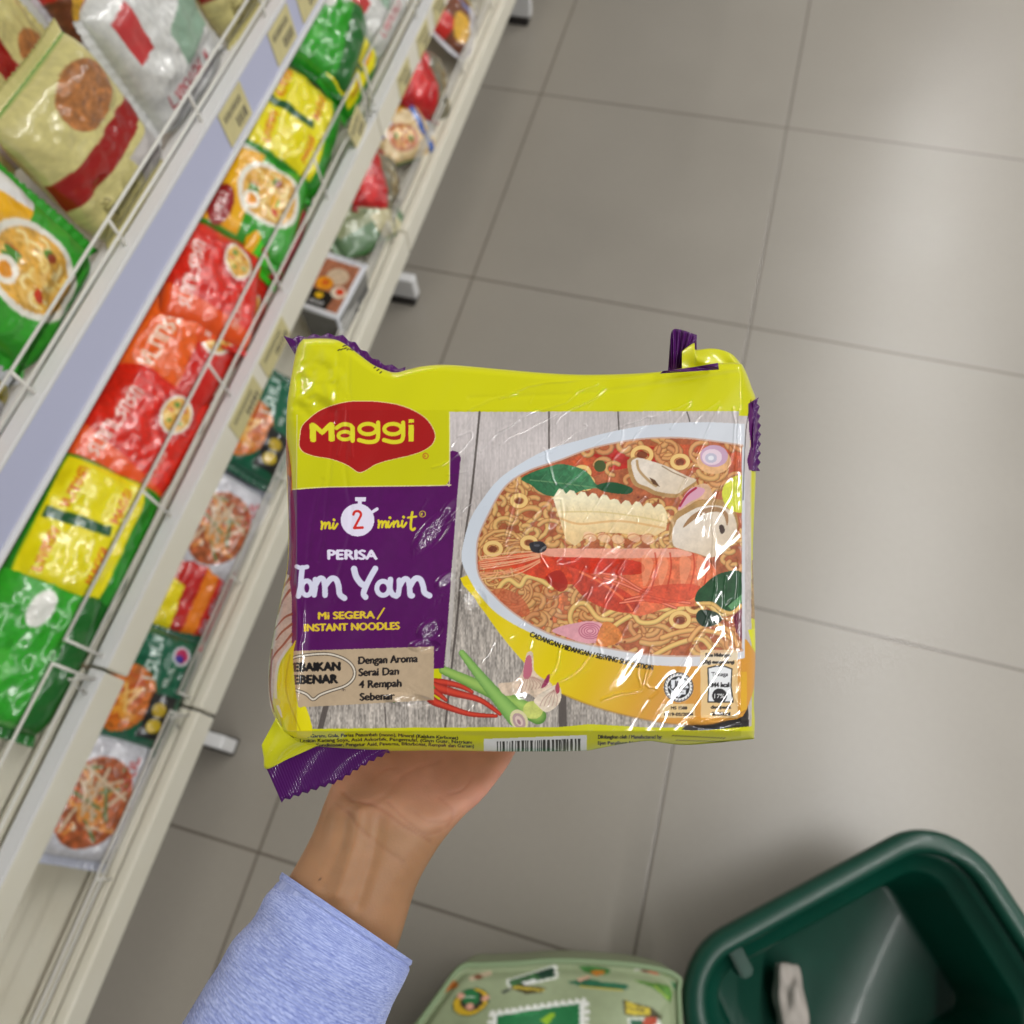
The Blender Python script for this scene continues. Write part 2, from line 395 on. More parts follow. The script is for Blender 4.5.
    A.poly([(695,600),(697,592),(703,586),(712,578),(725,572),(742,573),(742,604),(736,612),(722,614),(712,606),(700,604)], (34,76,44), smooth=4, vary=.16)
    A.poly([(696,618),(700,610),(716,612),(722,620),(712,626),(702,626)], (26,52,36), smooth=4)
    A.poly([(728,606),(742,594),(742,602),(732,610)], (96,150,100)); A.poly([(733,616),(742,608),(742,640),(736,632)], (106,30,50))
    A.stroke([(697,604),(712,604),(722,611),(732,613),(741,606)], 4.2, (226,186,110), 1, smooth=5, shade=(170,120,70))
    A.poly([(552,631),(562,626),(576,623),(590,621),(602,624),(604,633),(598,642),(584,643),(566,637)], (222,160,170), smooth=4, vary=.06)
    for k in (.85,.65,.45,.25): A.ell(590,631,13*k,9*k,(176,84,112),.75,ring=1.1)
    A.poly([(604,622),(618,628),(622,640),(608,646),(596,644)], (214,128,64), .9, smooth=4, vary=.2)
    A.poly([(488,596),(500,588),(520,596),(530,612),(520,616),(500,604)], (190,90,58), .7, smooth=4, vary=.15)
    A.clip = None
    # caption under the rim
    p = catmull([(529.5,636),(545,642.5),(566,650),(590,656.5),(615,662),(640,668),(668,672)], 8)
    A.text('CADANGAN HIDANGAN / SERVING SUGGESTION', 0, 0, 7.2, (36,34,22), width=128, bold=.06, path=p)
    # chillies, lemongrass, garlic
    A.stroke([(418,689),(405,685),(394,681)], 2.2, (60,120,50), 1, smooth=4); A.stroke([(432,685),(410,690),(396,694),(394,702)], 4, (74,140,60), 1, smooth=5, shade=(40,90,36), w2=2)
    for P in ([(410,690),(420,683),(440,682),(460,686),(472,692)],[(425,690),(432,700),(445,706),(470,714),(496,716)],[(432,686),(455,693),(480,700),(500,714)],[(410,688),(424,684),(436,692),(446,700)]):
        A.stroke(P, 10, (150,36,22), 1, smooth=6, w2=3.5); A.stroke(P, 8, (206,62,40), 1, smooth=6, shade=(150,34,24), w2=2.5)
    A.stroke([(428,670),(431,680),(434,688)], 2.2, (80,120,50), 1, smooth=3)
    A.stroke([(443,670),(470,682),(500,696),(538,716)], 8, (150,186,90), 1, smooth=5, shade=(84,132,54), w2=17)
    A.ell(533,710,10,9,(196,204,110),vary=.08)
    A.stroke([(462,653),(480,676),(500,700),(516,718)], 6, (142,186,96), 1, smooth=5, shade=(86,136,60), w2=18)
    A.ell(519,720,8.5,11,(214,206,160),rot=-.5); A.ell(519,721,6,8.5,(178,150,150),rot=-.5); A.ell(519,721,3.5,5.5,(214,190,180),rot=-.5); A.ell(519,722,1.5,3,(160,120,130),rot=-.5)
    A.poly([(512,682),(520,676),(524,666),(527,653),(533,653),(534,670),(542,678),(552,684),(550,694),(540,700),(524,692),(506,696),(498,684)], (214,192,170), smooth=3, vary=.12)
    A.poly([(523,676),(526,658),(531,656),(532,672),(528,679)], (190,104,124), smooth=3); A.poly([(541,688),(547,676),(550,675),(548,684)], (150,50,90), smooth=3)
    A.poly([(534,700),(545,690),(556,685),(561,690),(560,702),(552,710),(545,712),(538,706)], (222,206,186), smooth=3, vary=.12)
    A.poly([(555,688),(558,682),(560,690),(557,694)], (170,70,90), smooth=3)
    for i in range(9): A.stroke([(518+i*3.4,692-i*.6),(520+i*3.4,684),(526+i,677)], .8, (166,120,110), .6, smooth=3)
    for i in range(5): A.stroke([(540+i*4,706),(544+i*3.4,698),(554,690)], .8, (166,120,110), .6, smooth=3)
    # purple panel
    A.poly([(449,452),(453,450.5),(458,452),(461,458),(460,470),(457,498),(454,540),(451.5,570),(449.5,600),(446.5,640),(444,668),(434,669),(434,647),(292,651),(286,560),(286,480),(450,480)], PUR, vary=.04)
    A.stroke([(462,462),(459,498),(455.5,545),(452,600),(447,665)], 4, (190,184,180), .75, smooth=4)
    # beige strap with the heart outline and lines
    A.poly([(290,651),(434,646.5),(434,700),(297,707.5),(291,700)], (184,162,134), vary=.03)
    hp = [(288,660),(300,656),(325,653.8),(340,657),(350,663),(354.5,671),(353,679),(345,686),(330,691),(320,695),(313,699.5),(306,694),(295,690),(286,688)]
    A.stroke(hp, 3.4, (60,50,40), 1, smooth=6); A.stroke(hp, 1.8, (222,212,196), 1, smooth=6)
    A.text('KEBAIKAN', 286.5, 671.5, 12.2, (20,16,16), width=53.5, bold=.085, rot=-.02)
    A.text('SEBENAR', 288, 684, 12.2, (20,16,16), width=49.5, bold=.085, rot=-.02)
    A.text('TM', 341, 691, 3.2, (40,30,30))
    for t_, x, y, w in (('Dengan Aroma',358.5,664,59),('Serai Dan',358.8,676,40),('4 Rempah',359.3,688,42),('Sebenar',360,700.5,34.5)):
        A.text(t_, x, y, 10.6, (28,22,22), width=w, rot=-.035, bold=.06, shear=.06)
    # yellow top box over the purple, thin pale outline
    A.poly([(280,400),(449.5,400),(449.5,480),(447,484.5),(441,485.5),(330,487),(280,491)], YEL)
    A.stroke([(292,489.5),(330,487),(441,485.5),(447,484),(449.5,480),(449.5,412)], 1.0, (236,232,170), .9, smooth=3)
    A.stroke([(297,415),(296.5,488)], .9, (232,226,190), .7)
    # logo
    def lp(g): 
        P = [(299.5,443),(300.2,436),(302,427),(308,420),(318,412),(330,406.5),(345,402.5),(359,401.4),(378,402),(398,405),(414,411),(426,419),(433,429),(434.8,437),(432,444),(425,449.5),(414,454),(400,457.5),(385,461),(374,465),(366,470),(358.5,472),(350,466.5),(342,462.5),(330,458.5),(315,456),(304,452),(300,447)]
        P = np.array(P); c = np.array([367,435]); return c + (P-c)*g
    A.poly(lp(np.array([1.012,1.02])), (232,206,150), smooth=4)
    A.poly(lp(1.0), (166,18,18), smooth=4)
    # lettering of the logo drawn as solid shapes
    c = (222,214,40)
    A.text('M', 311.5, 441.5, 26.0, c, width=22, bold=.06, rot=-.035)
    def ringy(cx, cy, rx, ry, w): A.ell(cx, cy, rx, ry, c, ring=w)
    A.stroke([(336.5,428),(342,424.6),(348,424.6),(352.4,428),(352.6,440.5)], 4.2, c, smooth=5); A.stroke([(352.6,428),(352.6,440.5)],4.6,c); ringy(345,435.6,6.6,3.9,3.7)
    for gx in (368.5,393.5):
        ringy(gx-.6,429,8.6,5.2,4.0); A.stroke([(gx+9.6,422.6),(gx+9.6,436),(gx+7,441),(gx-1,442),(gx-9.5,440)],4.2,c,smooth=5)
    A.poly([(408.4,425),(414,424.8),(414,441.3),(408.4,441.5)], c); A.poly([(408.4,419.2),(414,419),(414,422.6),(408.4,422.8)], c)
    A.ell(425.5,456,2.7,2.7,(190,60,40),ring=.7); A.text('R',424.2,457.5,4,(190,60,40))
    # stop watch and "mi 2 minit"
    wht = (226,220,240)
    A.ell(357.5,520,16.8,16.4,wht); A.poly([(355.2,497.2),(366.2,497.2),(365.6,501.4),(361.8,501.4),(361.6,505),(358,505),(358,501.4),(355,501.2)], wht)
    A.stroke([(371.5,512.5),(377,509)], 3.2, wht)
    A.stroke([(353.4,514.5),(355,511.6),(359,511.4),(361,514.5),(358.5,520),(355,526.5),(354.5,528)], 2.4, (206,40,34), smooth=5); A.stroke([(354.2,528),(362.5,527.6)], 2.6, (206,40,34))
    Y2 = (222,206,40)
    def st(pp, w=2.1, col=Y2): A.stroke([(285+x/5.69, 480+y/5.69) for x, y in pp], w*(1.28 if w > 3 else 1.1), col, smooth=5)
    st([(208,238),(212,256),(208,278)]); st([(210,262),(224,244),(232,248),(228,274)]); st([(230,262),(246,242),(254,250),(252,274),(262,272)]); st([(276,246),(272,268),(280,276),(298,250)])
    st([(278,226),(280,228)],2.4)
    st([(532,230),(536,248),(532,270)]); st([(534,254),(548,236),(556,242),(552,268)]); st([(554,254),(568,236),(576,242),(574,268),(586,262)]); st([(590,236),(586,260),(594,268),(608,246)]); st([(596,214),(598,216)],2.4)
    st([(618,236),(618,266)]); st([(620,252),(636,234),(644,242),(642,264),(654,260)]); st([(668,232),(664,258),(674,266),(690,244)]); st([(674,210),(676,212)],2.4)
    st([(724,184),(718,230),(716,270),(726,284),(738,276)],2.4); st([(700,214),(746,208)],2)
    A.ell(422.5,514,3,3,Y2,ring=.7); A.text('R',421,515.8,4.4,Y2)
    A.text('PERISA', 328, 559.3, 13.4, wht, width=49, bold=.075)
    W = (216,216,238)
    st([(66,492),(90,500),(126,494)],3.4,W); st([(98,500),(92,560),(88,610),(76,660)],4.4,W)
    A.ell(285+124/5.69,480+615/5.69,5.0,7.2,W,ring=5.0)
    st([(172,566),(172,610),(166,654)],4.2,W); st([(172,600),(196,562),(218,566),(226,600),(228,655)],4.4,W); st([(230,600),(262,562),(290,566),(304,600),(312,650),(338,672)],4.6,W)
    st([(393,506),(404,548),(430,586),(452,600)],5.0,W); st([(514,504),(490,545),(466,592),(450,632),(448,652),(458,666)],4.6,W)
    A.ell(285+558/5.69,480+616/5.69,6.2,7.0,W,ring=5.0); st([(600,566),(598,620),(612,650),(634,660)],4.4,W)
    st([(650,570),(650,612),(644,652)],4.2,W); st([(652,604),(676,566),(698,568),(708,600),(712,652),(724,658)],4.4,W); st([(712,604),(740,562),(770,566),(786,604),(794,640),(822,658)],4.6,W)
    A.text('Mi SEGERA', 318.5, 619.2, 10.2, (226,196,48), width=56, bold=.07, rot=-.02); A.stroke([(377.5,618.8),(384,608.4)], 1.8, (226,196,48))
    A.text('INSTANT NOODLES', 304.5, 631.3, 10.2, (226,196,48), width=95, bold=.07, rot=-.022)
    # halal roundel
    hx, hy = 678.6, 687.2
    A.ell(hx,hy,15,15,(240,240,240)); A.ell(hx,hy,14.3,14.3,(26,24,26),ring=1.0)
    for i in range(24):
        a = i/24*6.283; A.stroke([(hx+12.6*math.cos(a),hy+12.6*math.sin(a)),(hx+13.4*math.cos(a+.09),hy+13.4*math.sin(a+.09))],.9,(40,38,40),.7)
    A.ell(hx,hy,11.2,11.2,(24,22,26))
    star = []
    for i in range(16):
        a = i/16*6.283+.3927/2*0; rr = 10.4 if i%2==0 else 8.0; star.append((hx+rr*math.cos(a),hy+rr*math.sin(a)))
    A.poly(star, (232,234,240))
    K = (20,20,24)
    A.stroke([(hx+8.2,hy+1.6),(hx+4.6,hy+1.8),(hx+7.2,hy-1.8),(hx+3.8,hy-1.2)],1.3,K,smooth=4); A.stroke([(hx+4.6,hy+1.8),(hx+1.4,hy+1.6),(hx+1.8,hy-5.4)],1.3,K,smooth=4)
    A.stroke([(hx-1.2,hy-5.8),(hx-1.8,hy-.6),(hx+1.2,hy+1.6)],1.2,K,smooth=4); A.stroke([(hx-3,hy-6),(hx-3.2,hy-1),(hx-5.8,hy+2.4),(hx-8.2,hy+.2),(hx-7.6,hy-1.6)],1.3,K,smooth=5)
    A.text('HALAL', hx-5.2, hy+5.6, 3.6, K, width=10.5, bold=.02)
    A.poly([(662,704),(694,704),(695,706),(695,716),(693,718),(661,718),(660,716),(660,706)], (228,196,138))
    A.text('MS 1500', 671, 709.4, 4.4, (50,36,24), width=16, bold=.08); A.text('1019-05/2004', 664.5, 715.8, 4.4, (50,36,24), width=28.5, bold=.08)
    # energy box
    A.poly([(700,650),(738,650),(738,718),(701,718)], (236,212,170), .72)
    A.text('Satu Hidangan', 705.5, 656.6, 5, (30,26,24), width=25, bold=.09); A.text('(80g) mengandungi', 702.5, 663.6, 5, (30,26,24), width=31.5, bold=.09)
    bx = [(708,668),(716,666),(724,666),(732,669),(731,685),(733,702),(708,702),(708.5,685)]
    A.poly(bx,(234,236,238)); A.stroke(bx+[bx[0]],1.3,(24,24,26))
    A.text('Tenaga', 711.5, 676, 5.6, (50,50,54), width=16.5, bold=.04); A.text('344 kcal', 711, 687, 6.4, (20,20,22), width=18, bold=.09)
    A.ell(719.5,695.8,7.4,7.4,(30,28,30)); A.text('17%', 714.5, 698, 6, (235,235,235), width=10, bold=.02)
    A.text('daripada', 711, 708.6, 4.6, (30,26,24), width=20, bold=.09); A.text('2000kcal', 712, 715.6, 5.2, (30,26,24), width=18, bold=.09)
    # bottom strip: small print and bar code
    yb = lambda x: 727.5 + 2*math.sin((x-300)/90)
    A.poly([(300,729),(420,727.5),(560,727),(590,724),(640,727),(700,731),(754,726),(770,770),(250,772)], YEL)
    for i, (t_, x, w) in enumerate((('Perencah: Garam, Gula, Perisa Penambah (mono), Mineral (Kalsium Karbonat)',288,170),('Lesitin Kacang Soya, Asid Askorbik, Pengemulsi, (Gam Guar, Natrium',300,172),('Kondisioner, Pengatur Asid, Pewarna, Bikarbonat, Rempah dan Garam)',316,158))):
        p = catmull([(x,738+i*4.4),(x+50,737+i*4.4),(x+90,736.2+i*4.6),(x+130,737.6+i*4.6),(x+180,740+i*4.2)], 8)
        A.text(t_, 0, 0, 4.6, (44,42,8), width=w, bold=.06, path=p)
    A.poly([(484,739),(587,735),(587,751),(588,756),(484,756)], (226,226,224)); x = 497
    q = random.Random(3)
    while x < 580:
        w = q.choice([.8,1.2,1.9,2.6]); A.poly([(x,741.5-(x-497)*.035),(x+w,741.5-(x-497)*.035),(x+w,758),(x,758)], (26,26,26)); x += w + q.choice([.8,1.2,1.8])
    A.text('Dikilangkan oleh / Manufactured by:', 598, 738.6, 5.1, (40,38,10), width=64, bold=.07); A.text('Ejen Pengilang: Nestle Products', 598, 744.6, 5.0, (40,38,10), width=64, bold=.07)
    for x in range(672, 724, 3): A.stroke([(x,736+(x-672)*.05),(x+2,735.2+(x-672)*.05)], .9, (60,56,10), .8); A.stroke([(x+4,740.5+(x-672)*.03),(x+6,740+(x-672)*.03)], .9, (60,56,10), .7)
    # left gusset of the film
    A.poly([(280,430),(287,440),(292,480),(289,500),(284,470)], (150,60,60), .8, smooth=3, vary=.4)
    A.poly([(282,470),(291,478),(290,520),(283,520)], (128,110,150), .7, vary=.3)
    A.poly([(255,560),(289,575),(292,600),(292,640),(276,668),(272,712),(255,720)], (196,182,170), smooth=0, vary=.1)
    for P in ([(290,578),(280,592),(276,602)],[(292,614),(284,618),(274,630)],[(292,634),(284,644),(272,660),(268,690)],[(292,624),(282,632),(276,640)],[(290,590),(283,600),(278,614)],[(272,650),(270,690),(274,712)]):
        A.stroke(P, 2.6, (130,60,40), .8, smooth=4, w2=1)
    A.stroke([(291,644),(280,660),(276,676),(276,700),(282,716)], 3, (206,208,210), .9, smooth=5)
    A.poly([(296,640),(290,650),(282,664),(278,680),(280,706),(290,735),(312,735),(306,707),(298,706),(293,660)], (222,210,4), smooth=3)
    A.ell(276.5,702,4,3.6,(206,198,96)); A.stroke([(290,655),(286,690),(300,730)],1.6,(186,168,4),.7,smooth=4)
    # right gusset
    A.poly([(748,404),(760,396),(760,472),(749,470),(747,460),(751,445),(749,430)], PUR, vary=.05); A.poly([(755,420),(758,420),(757.5,440),(755,440)],(226,216,10))
    A.stroke([(751,400),(746,430),(744,470),(743,500)], .8, (40,36,40), .8, smooth=4)
    A.poly([(748,630),(756,628),(756,652),(752,645)], (216,216,30)); A.poly([(752,560),(757,560),(757,620),(751,618)], (150,110,96), .8, vary=.3)
    # date print on the top-left fold
    for x, y, w in ((338,350.5,2),(341,350,1.6),(344,349,2.4),(347,350,1.4),(350,349.6,2),(343,346.5,2),(346,345.5,1.6),(352,350.4,1.6),(374,368,2),(377,370.5,2),(380,373,1.6)): A.stroke([(x,y),(x+w,y-1.2)], 1.1, (40,34,20))
    return A
# ------------------------------------------------------------------ the packet itself
# measured frame of the hand and packet: x right, y up, z towards the viewer, metres from the eye
def LP(px, py, D): return np.stack([(np.asarray(px, float) - 512) / F * D, (512 - np.asarray(py, float)) / F * D, -np.asarray(D, float) + 0 * np.asarray(px, float)], -1)
def frame_obj(name, verts, faces, org, mt, parent=None, smooth=True):
    me = mesh(name, np.asarray(verts) - np.asarray(org), faces)
    return link(name, me, mt, parent, smooth)
def world(org): return CAM + ROT @ Vector(org)

D0 = 0.335
PO = LP(520, 550, D0 + .04)
packet = empty('noodle_packet', world(PO), ROT)
tag(packet, 'yellow and purple multipack of tom yam instant noodles held up in the hand', 'noodle packet')
film = mat('printed_film', rough=.4, coat=1.0, coatr=.04, spec=.2, print_attr=True)
purple_film = mat('purple_film', L8(72,6,88), rough=.4, coat=.6, coatr=.12, spec=.2)
yellow_film = mat('yellow_film', L8(200,199,2), rough=.4, coat=.8, coatr=.1)

art = packet_art()

# relief of the film, in the same units as the artwork
HS = 3; hx0, hy0, hx1, hy1 = 240, 310, 790, 790
HW, HH = (hx1 - hx0) * HS, (hy1 - hy0) * HS
H = np.zeros((HH, HW), np.float32)
def ridge(P, h=.45, s=1.0, smooth=3, jit=.5):
    P = catmull(P, smooth); P = P + RNG.normal(0, jit, P.shape)
    m = 4 * s
    i0 = max(int((P[:,0].min()-m-hx0)*HS),0); i1 = min(int((P[:,0].max()+m-hx0)*HS)+1,HW); j0 = max(int((P[:,1].min()-m-hy0)*HS),0); j1 = min(int((P[:,1].max()+m-hy0)*HS)+1,HH)
    X = (np.arange(i0,i1)/HS+hx0)[None,:]; Y = (np.arange(j0,j1)/HS+hy0)[:,None]; D = np.full((j1-j0,i1-i0), 99., np.float32)
    for i in range(len(P)-1):
        ax, ay = P[i]; dx, dy = P[i+1]-P[i]; L = dx*dx+dy*dy+1e-9
        t = np.clip(((X-ax)*dx+(Y-ay)*dy)/L,0,1); D = np.minimum(D, np.hypot(X-ax-t*dx, Y-ay-t*dy))
    H[j0:j1,i0:i1] += h*np.exp(-(D/s)**2)
def Z2(pts): return [(500+x/3.79, 320+y/3.79) for x, y in pts]
def Z4(pts): return [(500+x/3.79, 560+y/3.79) for x, y in pts]
def Z1(pts): return [(260+x/3.94, 320+y/3.94) for x, y in pts]
creases = [Z2(p) for p in (
 [(0,300),(60,270),(130,245),(230,235),(320,225),(430,225),(560,205),(680,185),(760,175)],[(0,420),(40,400),(100,360),(160,340),(250,310),(300,270),(370,240)],
 [(0,470),(70,430),(170,380),(240,350),(310,320),(370,290),(400,260)],[(210,390),(250,350),(350,300),(390,260)],[(170,490),(185,550),(210,620)],[(190,490),(240,460),(320,410),(320,395)],
 [(270,560),(340,490),(430,420),(480,400),(560,370),(575,385),(520,430),(490,470),(430,520),(425,570),(395,640),(370,690),(320,760)],[(560,370),(640,345),(720,310)],
 [(830,330),(780,430),(730,540),(670,670),(635,735),(655,780),(640,830),(590,930),(575,980)],[(880,330),(890,420),(875,520),(850,600),(815,700),(808,830),(805,980)],
 [(550,670),(470,740),(430,780),(385,885)],[(430,885),(480,860),(560,790),(610,740),(610,770),(540,840),(455,935),(455,985)],
 [(0,690),(40,660),(70,660),(60,740),(20,860),(60,840),(110,780),(150,720),(220,650),(330,560)],[(190,760),(200,690),(230,680),(240,740),(215,800)],
 [(180,850),(150,880),(180,940)],[(310,870),(340,830),(300,900),(240,920),(215,915),(240,880),(240,740)],
 [(720,320),(690,350),(650,410)],[(830,310),(760,360),(740,390)],[(905,340),(900,480),(890,640),(905,800)],[(40,950),(100,900),(60,940),(0,980)])]
creases += [Z4(p) for p in (
 [(600,0),(575,80),(520,170),(480,250),(440,320)],[(805,0),(815,100),(790,200),(720,340),(675,415)],[(490,0),(460,30),(450,80),(410,150),(385,210)],[(70,250),(110,210),(180,160),(280,90),(320,30)],
 [(150,130),(190,90),(180,60)],[(140,515),(230,460),(310,400),(360,310),(380,320),(385,370)],[(160,490),(210,410),(230,330)],[(385,530),(430,510),(490,500),(540,480),(570,330),(575,400),(550,470),(600,490),(570,525)],
 [(535,480),(520,410),(570,330)],[(855,60),(850,150),(865,300)],[(905,0),(900,150),(890,330)],[(880,150),(840,200),(880,240)],[(900,440),(880,500),(910,560)],[(760,600),(820,620),(880,590),(920,620)],[(740,160),(790,220),(800,250)])]
creases += [Z1(p) for p in (
 [(680,585),(740,560),(820,490),(830,440),(780,460)],[(820,355),(900,320),(1010,290)],[(750,500),(840,380)],[(870,520),(910,470),(960,430),(1020,400)],[(740,610),(800,600),(840,570)],[(720,820),(780,770),(830,720)],
 [(1010,630),(1000,720),(960,890),(1010,860)],[(900,980),(960,940),(1010,900)])]
for P in creases: ridge(P, RNG.uniform(.4,.7), RNG.uniform(.85,1.15))
for P in ([(349,346),(348,420),(345,470),(352,520),(338,580)],[(338,350),(333,430),(325,520),(318,560)],[(322,480),(312,520),(308,560)],[(455,412),(456,440)],[(740,372),(600,392),(470,398)]):
    ridge(P, -.5, 2.4, 4, .2)
for P in ([(348,395),(349,420),(352,456)],[(345,400),(343,430),(338,455)],[(296,600),(300,640),(296,700)],[(305,585),(302,640)]): ridge(P, .5, 1.6, 4, .2)
RR = random.Random(11)
for i in range(46):   # short random nicks following the pull of the film
    x, y = RR.uniform(455,745), RR.uniform(400,725); a = RR.gauss(-.95,.35); l = RR.uniform(6,26)
    ridge([(x,y),(x+l*.5*math.cos(a)+RR.uniform(-1,1),y+l*.5*math.sin(a)),(x+l*math.cos(a),y+l*math.sin(a))], RR.uniform(.12,.3), .8)
for i in range(12):
    x, y = RR.uniform(300,450), RR.uniform(495,700); a = RR.gauss(-1.1,.4); l = RR.uniform(6,20)
    ridge([(x,y),(x+l*.5*math.cos(a),y+l*.5*math.sin(a)),(x+l*math.cos(a),y+l*math.sin(a))], RR.uniform(.1,.22), .9)
gy, gx = np.mgrid[0:HH, 0:HW].astype(np.float32); gx = gx / HS + hx0; gy = gy / HS + hy0
def rotnoise(cell_u, cell_v, ang, seed):
    n = smooth_noise(900, 900, (cell_u, cell_v), seed); c, s = math.cos(ang), math.sin(ang)
    u = ((gx-520)*c+(gy-550)*s+450); v = (-(gx-520)*s+(gy-550)*c+450)
    iu, iv = u.astype(int).clip(0,898), v.astype(int).clip(0,898); fu, fv = u-iu, v-iv
    return n[iv,iu]*(1-fu)*(1-fv)+n[iv,iu+1]*fu*(1-fv)+n[iv+1,iu]*(1-fu)*fv+n[iv+1,iu+1]*fu*fv-.5
H += 2.4 * rotnoise(60, 22, -.95, 21) + .3 * rotnoise(34, 9, -1.0, 22) + 5 * rotnoise(90, 80, 0, 23)
def blob(cx, cy, rx, ry, ang=0., p=2):
    c, s = math.cos(ang), math.sin(ang); u = ((gx-cx)*c+(gy-cy)*s)/rx; v = (-(gx-cx)*s+(gy-cy)*c)/ry
    return np.clip(1.4-(np.abs(u)**p+np.abs(v)**p),0,1)
fine = smooth_noise(HH, HW, 1.9*HS, 31)-.5 + .6*(smooth_noise(HH, HW, 1.1*HS, 32)-.5)
for a_, k in ((blob(432,532,26,9,-.85),1.0),(blob(448,580,14,5,-.6),.7),(blob(428,628,16,12,-.5),.8),(blob(424,645,14,7),.9),(blob(412,556,5,8),.5),(blob(470,600,16,22,-.8),.6),(blob(440,598,12,5,-.6),.7),(blob(430,705,40,8,.1),.5),(blob(406,692,20,9),.5),(blob(480,660,10,16),.35),(blob(715,722,34,8),.8),(blob(742,640,8,60),.5),(blob(360,715,60,8),.25)):
    H += .42*k*a_*fine
for cx_, cy_, a_, k in ((478,452,blob(478,452,16,7,-.6),.2),(520,690,blob(520,690,10,16,-.6),.2),(608,560,blob(608,560,20,8,-.7),.2),(545,600,blob(545,600,12,6,-.9),.22),(556,520,blob(556,520,14,6,-.9),.2),(432,532,blob(432,532,26,10,-.85),.27),(450,508,blob(450,508,12,6,-.85),.25),(446,580,blob(446,580,12,6,-.6),.27),(430,630,blob(430,630,13,9,-.5),.27),(424,646,blob(424,646,14,6),.27),(408,700,blob(408,700,22,6,.1),.25),(472,600,blob(472,600,12,14,-.8),.22),(720,722,blob(720,722,26,6),.24)):
    H += -k*a_*(.85*(gx-cx_)+.5*(gy-cy_))
H += blob(312,385,30,44)*(6.5*rotnoise(16,12,.5,41)+1.6*rotnoise(7,5,-.4,42))
H += blob(296,660,20,80)*3.5*rotnoise(14,40,.1,43) + blob(700,350,60,20)*2*rotnoise(12,8,.3,44)
H += blob(520,745,250,12,0,4)*2.0*rotnoise(26,7,.06,45)
# shaping of the bag: left gusset falls away, lower and upper strips roll back
H += -1.5*np.clip(297-gx,0,60)*np.clip((gy-420)/40,0,1) - 1.2*np.clip(gy-731,0,40) - .22*np.clip(410-gy,0,80) - .9*np.clip(gx-741,0,30)
def Hs(x, y):
    fx = np.clip((x-hx0)*HS,0,HW-1.01); fy = np.clip((y-hy0)*HS,0,HH-1.01); ix = fx.astype(int); iy = fy.astype(int); fx -= ix; fy -= iy
    return H[iy,ix]*(1-fx)*(1-fy)+H[iy,ix+1]*fx*(1-fy)+H[iy+1,ix]*(1-fx)*fy+H[iy+1,ix+1]*fx*fy

def resample(P, n):
    P = catmull(P, 8); s = np.r_[0, np.cumsum(np.hypot(*np.diff(P, axis=0).T))]; t = np.linspace(0, s[-1], n)
    return np.stack([np.interp(t, s, P[:,0]), np.interp(t, s, P[:,1])], 1)
NU, NV = 780, 660
top = resample([(303,339),(320,338.5),(335,339.5),(345,344),(356,352),(372,364),(384,369.5),(395,372.5),(408,369.5),(424,366),(450,364.8),(500,369),(540,372.5),(579,374.5),(620,374),(658,371.8),(690,367),(718,363.5),(732,362.5),(742,364)], NU)
bot = resample([(277,733),(290,740),(304,744),(316,747),(350,749),(388,751),(440,750.5),(500,751.5),(579,751),(598,748.6),(622,744),(648,741),(664,743),(685,745),(715,743),(740,740.5),(754,739)], NU)
lef = resample([(303,339),(297,348),(292,372),(287,405),(286,440),(287,480),(288.5,530),(287,568),(282,594),(276,622),(270,655),(268.5,680),(270,704),(276,722),(277,733)], NV)
rig = resample([(742,364),(747,374),(752,388),(756,400),(756.5,420),(756,470),(754,520),(753,560),(755,620),(755.5,660),(754,700),(755,722),(754,739)], NV)
u = np.linspace(0,1,NU)[None,:,None]; v = np.linspace(0,1,NV)[:,None,None]
G = (1-v)*top[None]+v*bot[None]+(1-u)*lef[:,None]+u*rig[:,None]-((1-u)*(1-v)*lef[0]+u*(1-v)*rig[0]+(1-u)*v*lef[-1]+u*v*rig[-1])
gxv, gyv = G[...,0], G[...,1]
# distance to border for the rolled rim
bd = np.minimum.reduce([np.linspace(0,1,NU)[None,:]*460+0*gxv, (1-np.linspace(0,1,NU))[None,:]*460+0*gxv, np.linspace(0,1,NV)[:,None]*385+0*gxv, (1-np.linspace(0,1,NV))[:,None]*385+0*gxv])
Rr = 9.0
rim = np.where(bd < Rr, -Rr*(1-np.sqrt(np.clip(1-(1-bd/Rr)**2,0,1))), 0)
cen = 5*(1-((gxv-520)/235)**2)*(1-((gyv-548)/200)**2)
zpx = Hs(gxv, gyv) + rim + cen
K = D0 / F
Dv = D0 - zpx * K
V3 = LP(gxv, gyv, Dv)
idx = np.arange(NU*NV).reshape(NV, NU)
quads = np.stack([idx[1:,:-1], idx[1:,1:], idx[:-1,1:], idx[:-1,:-1]], -1).reshape(-1,4)
fp = frame_obj('front_panel', V3.reshape(-1,3), quads, PO, film, packet)
setcol(fp.data, art.sample(gxv, gyv).reshape(-1,3))
tag(fp, 'glossy front panel printed with a bowl of prawn noodles')
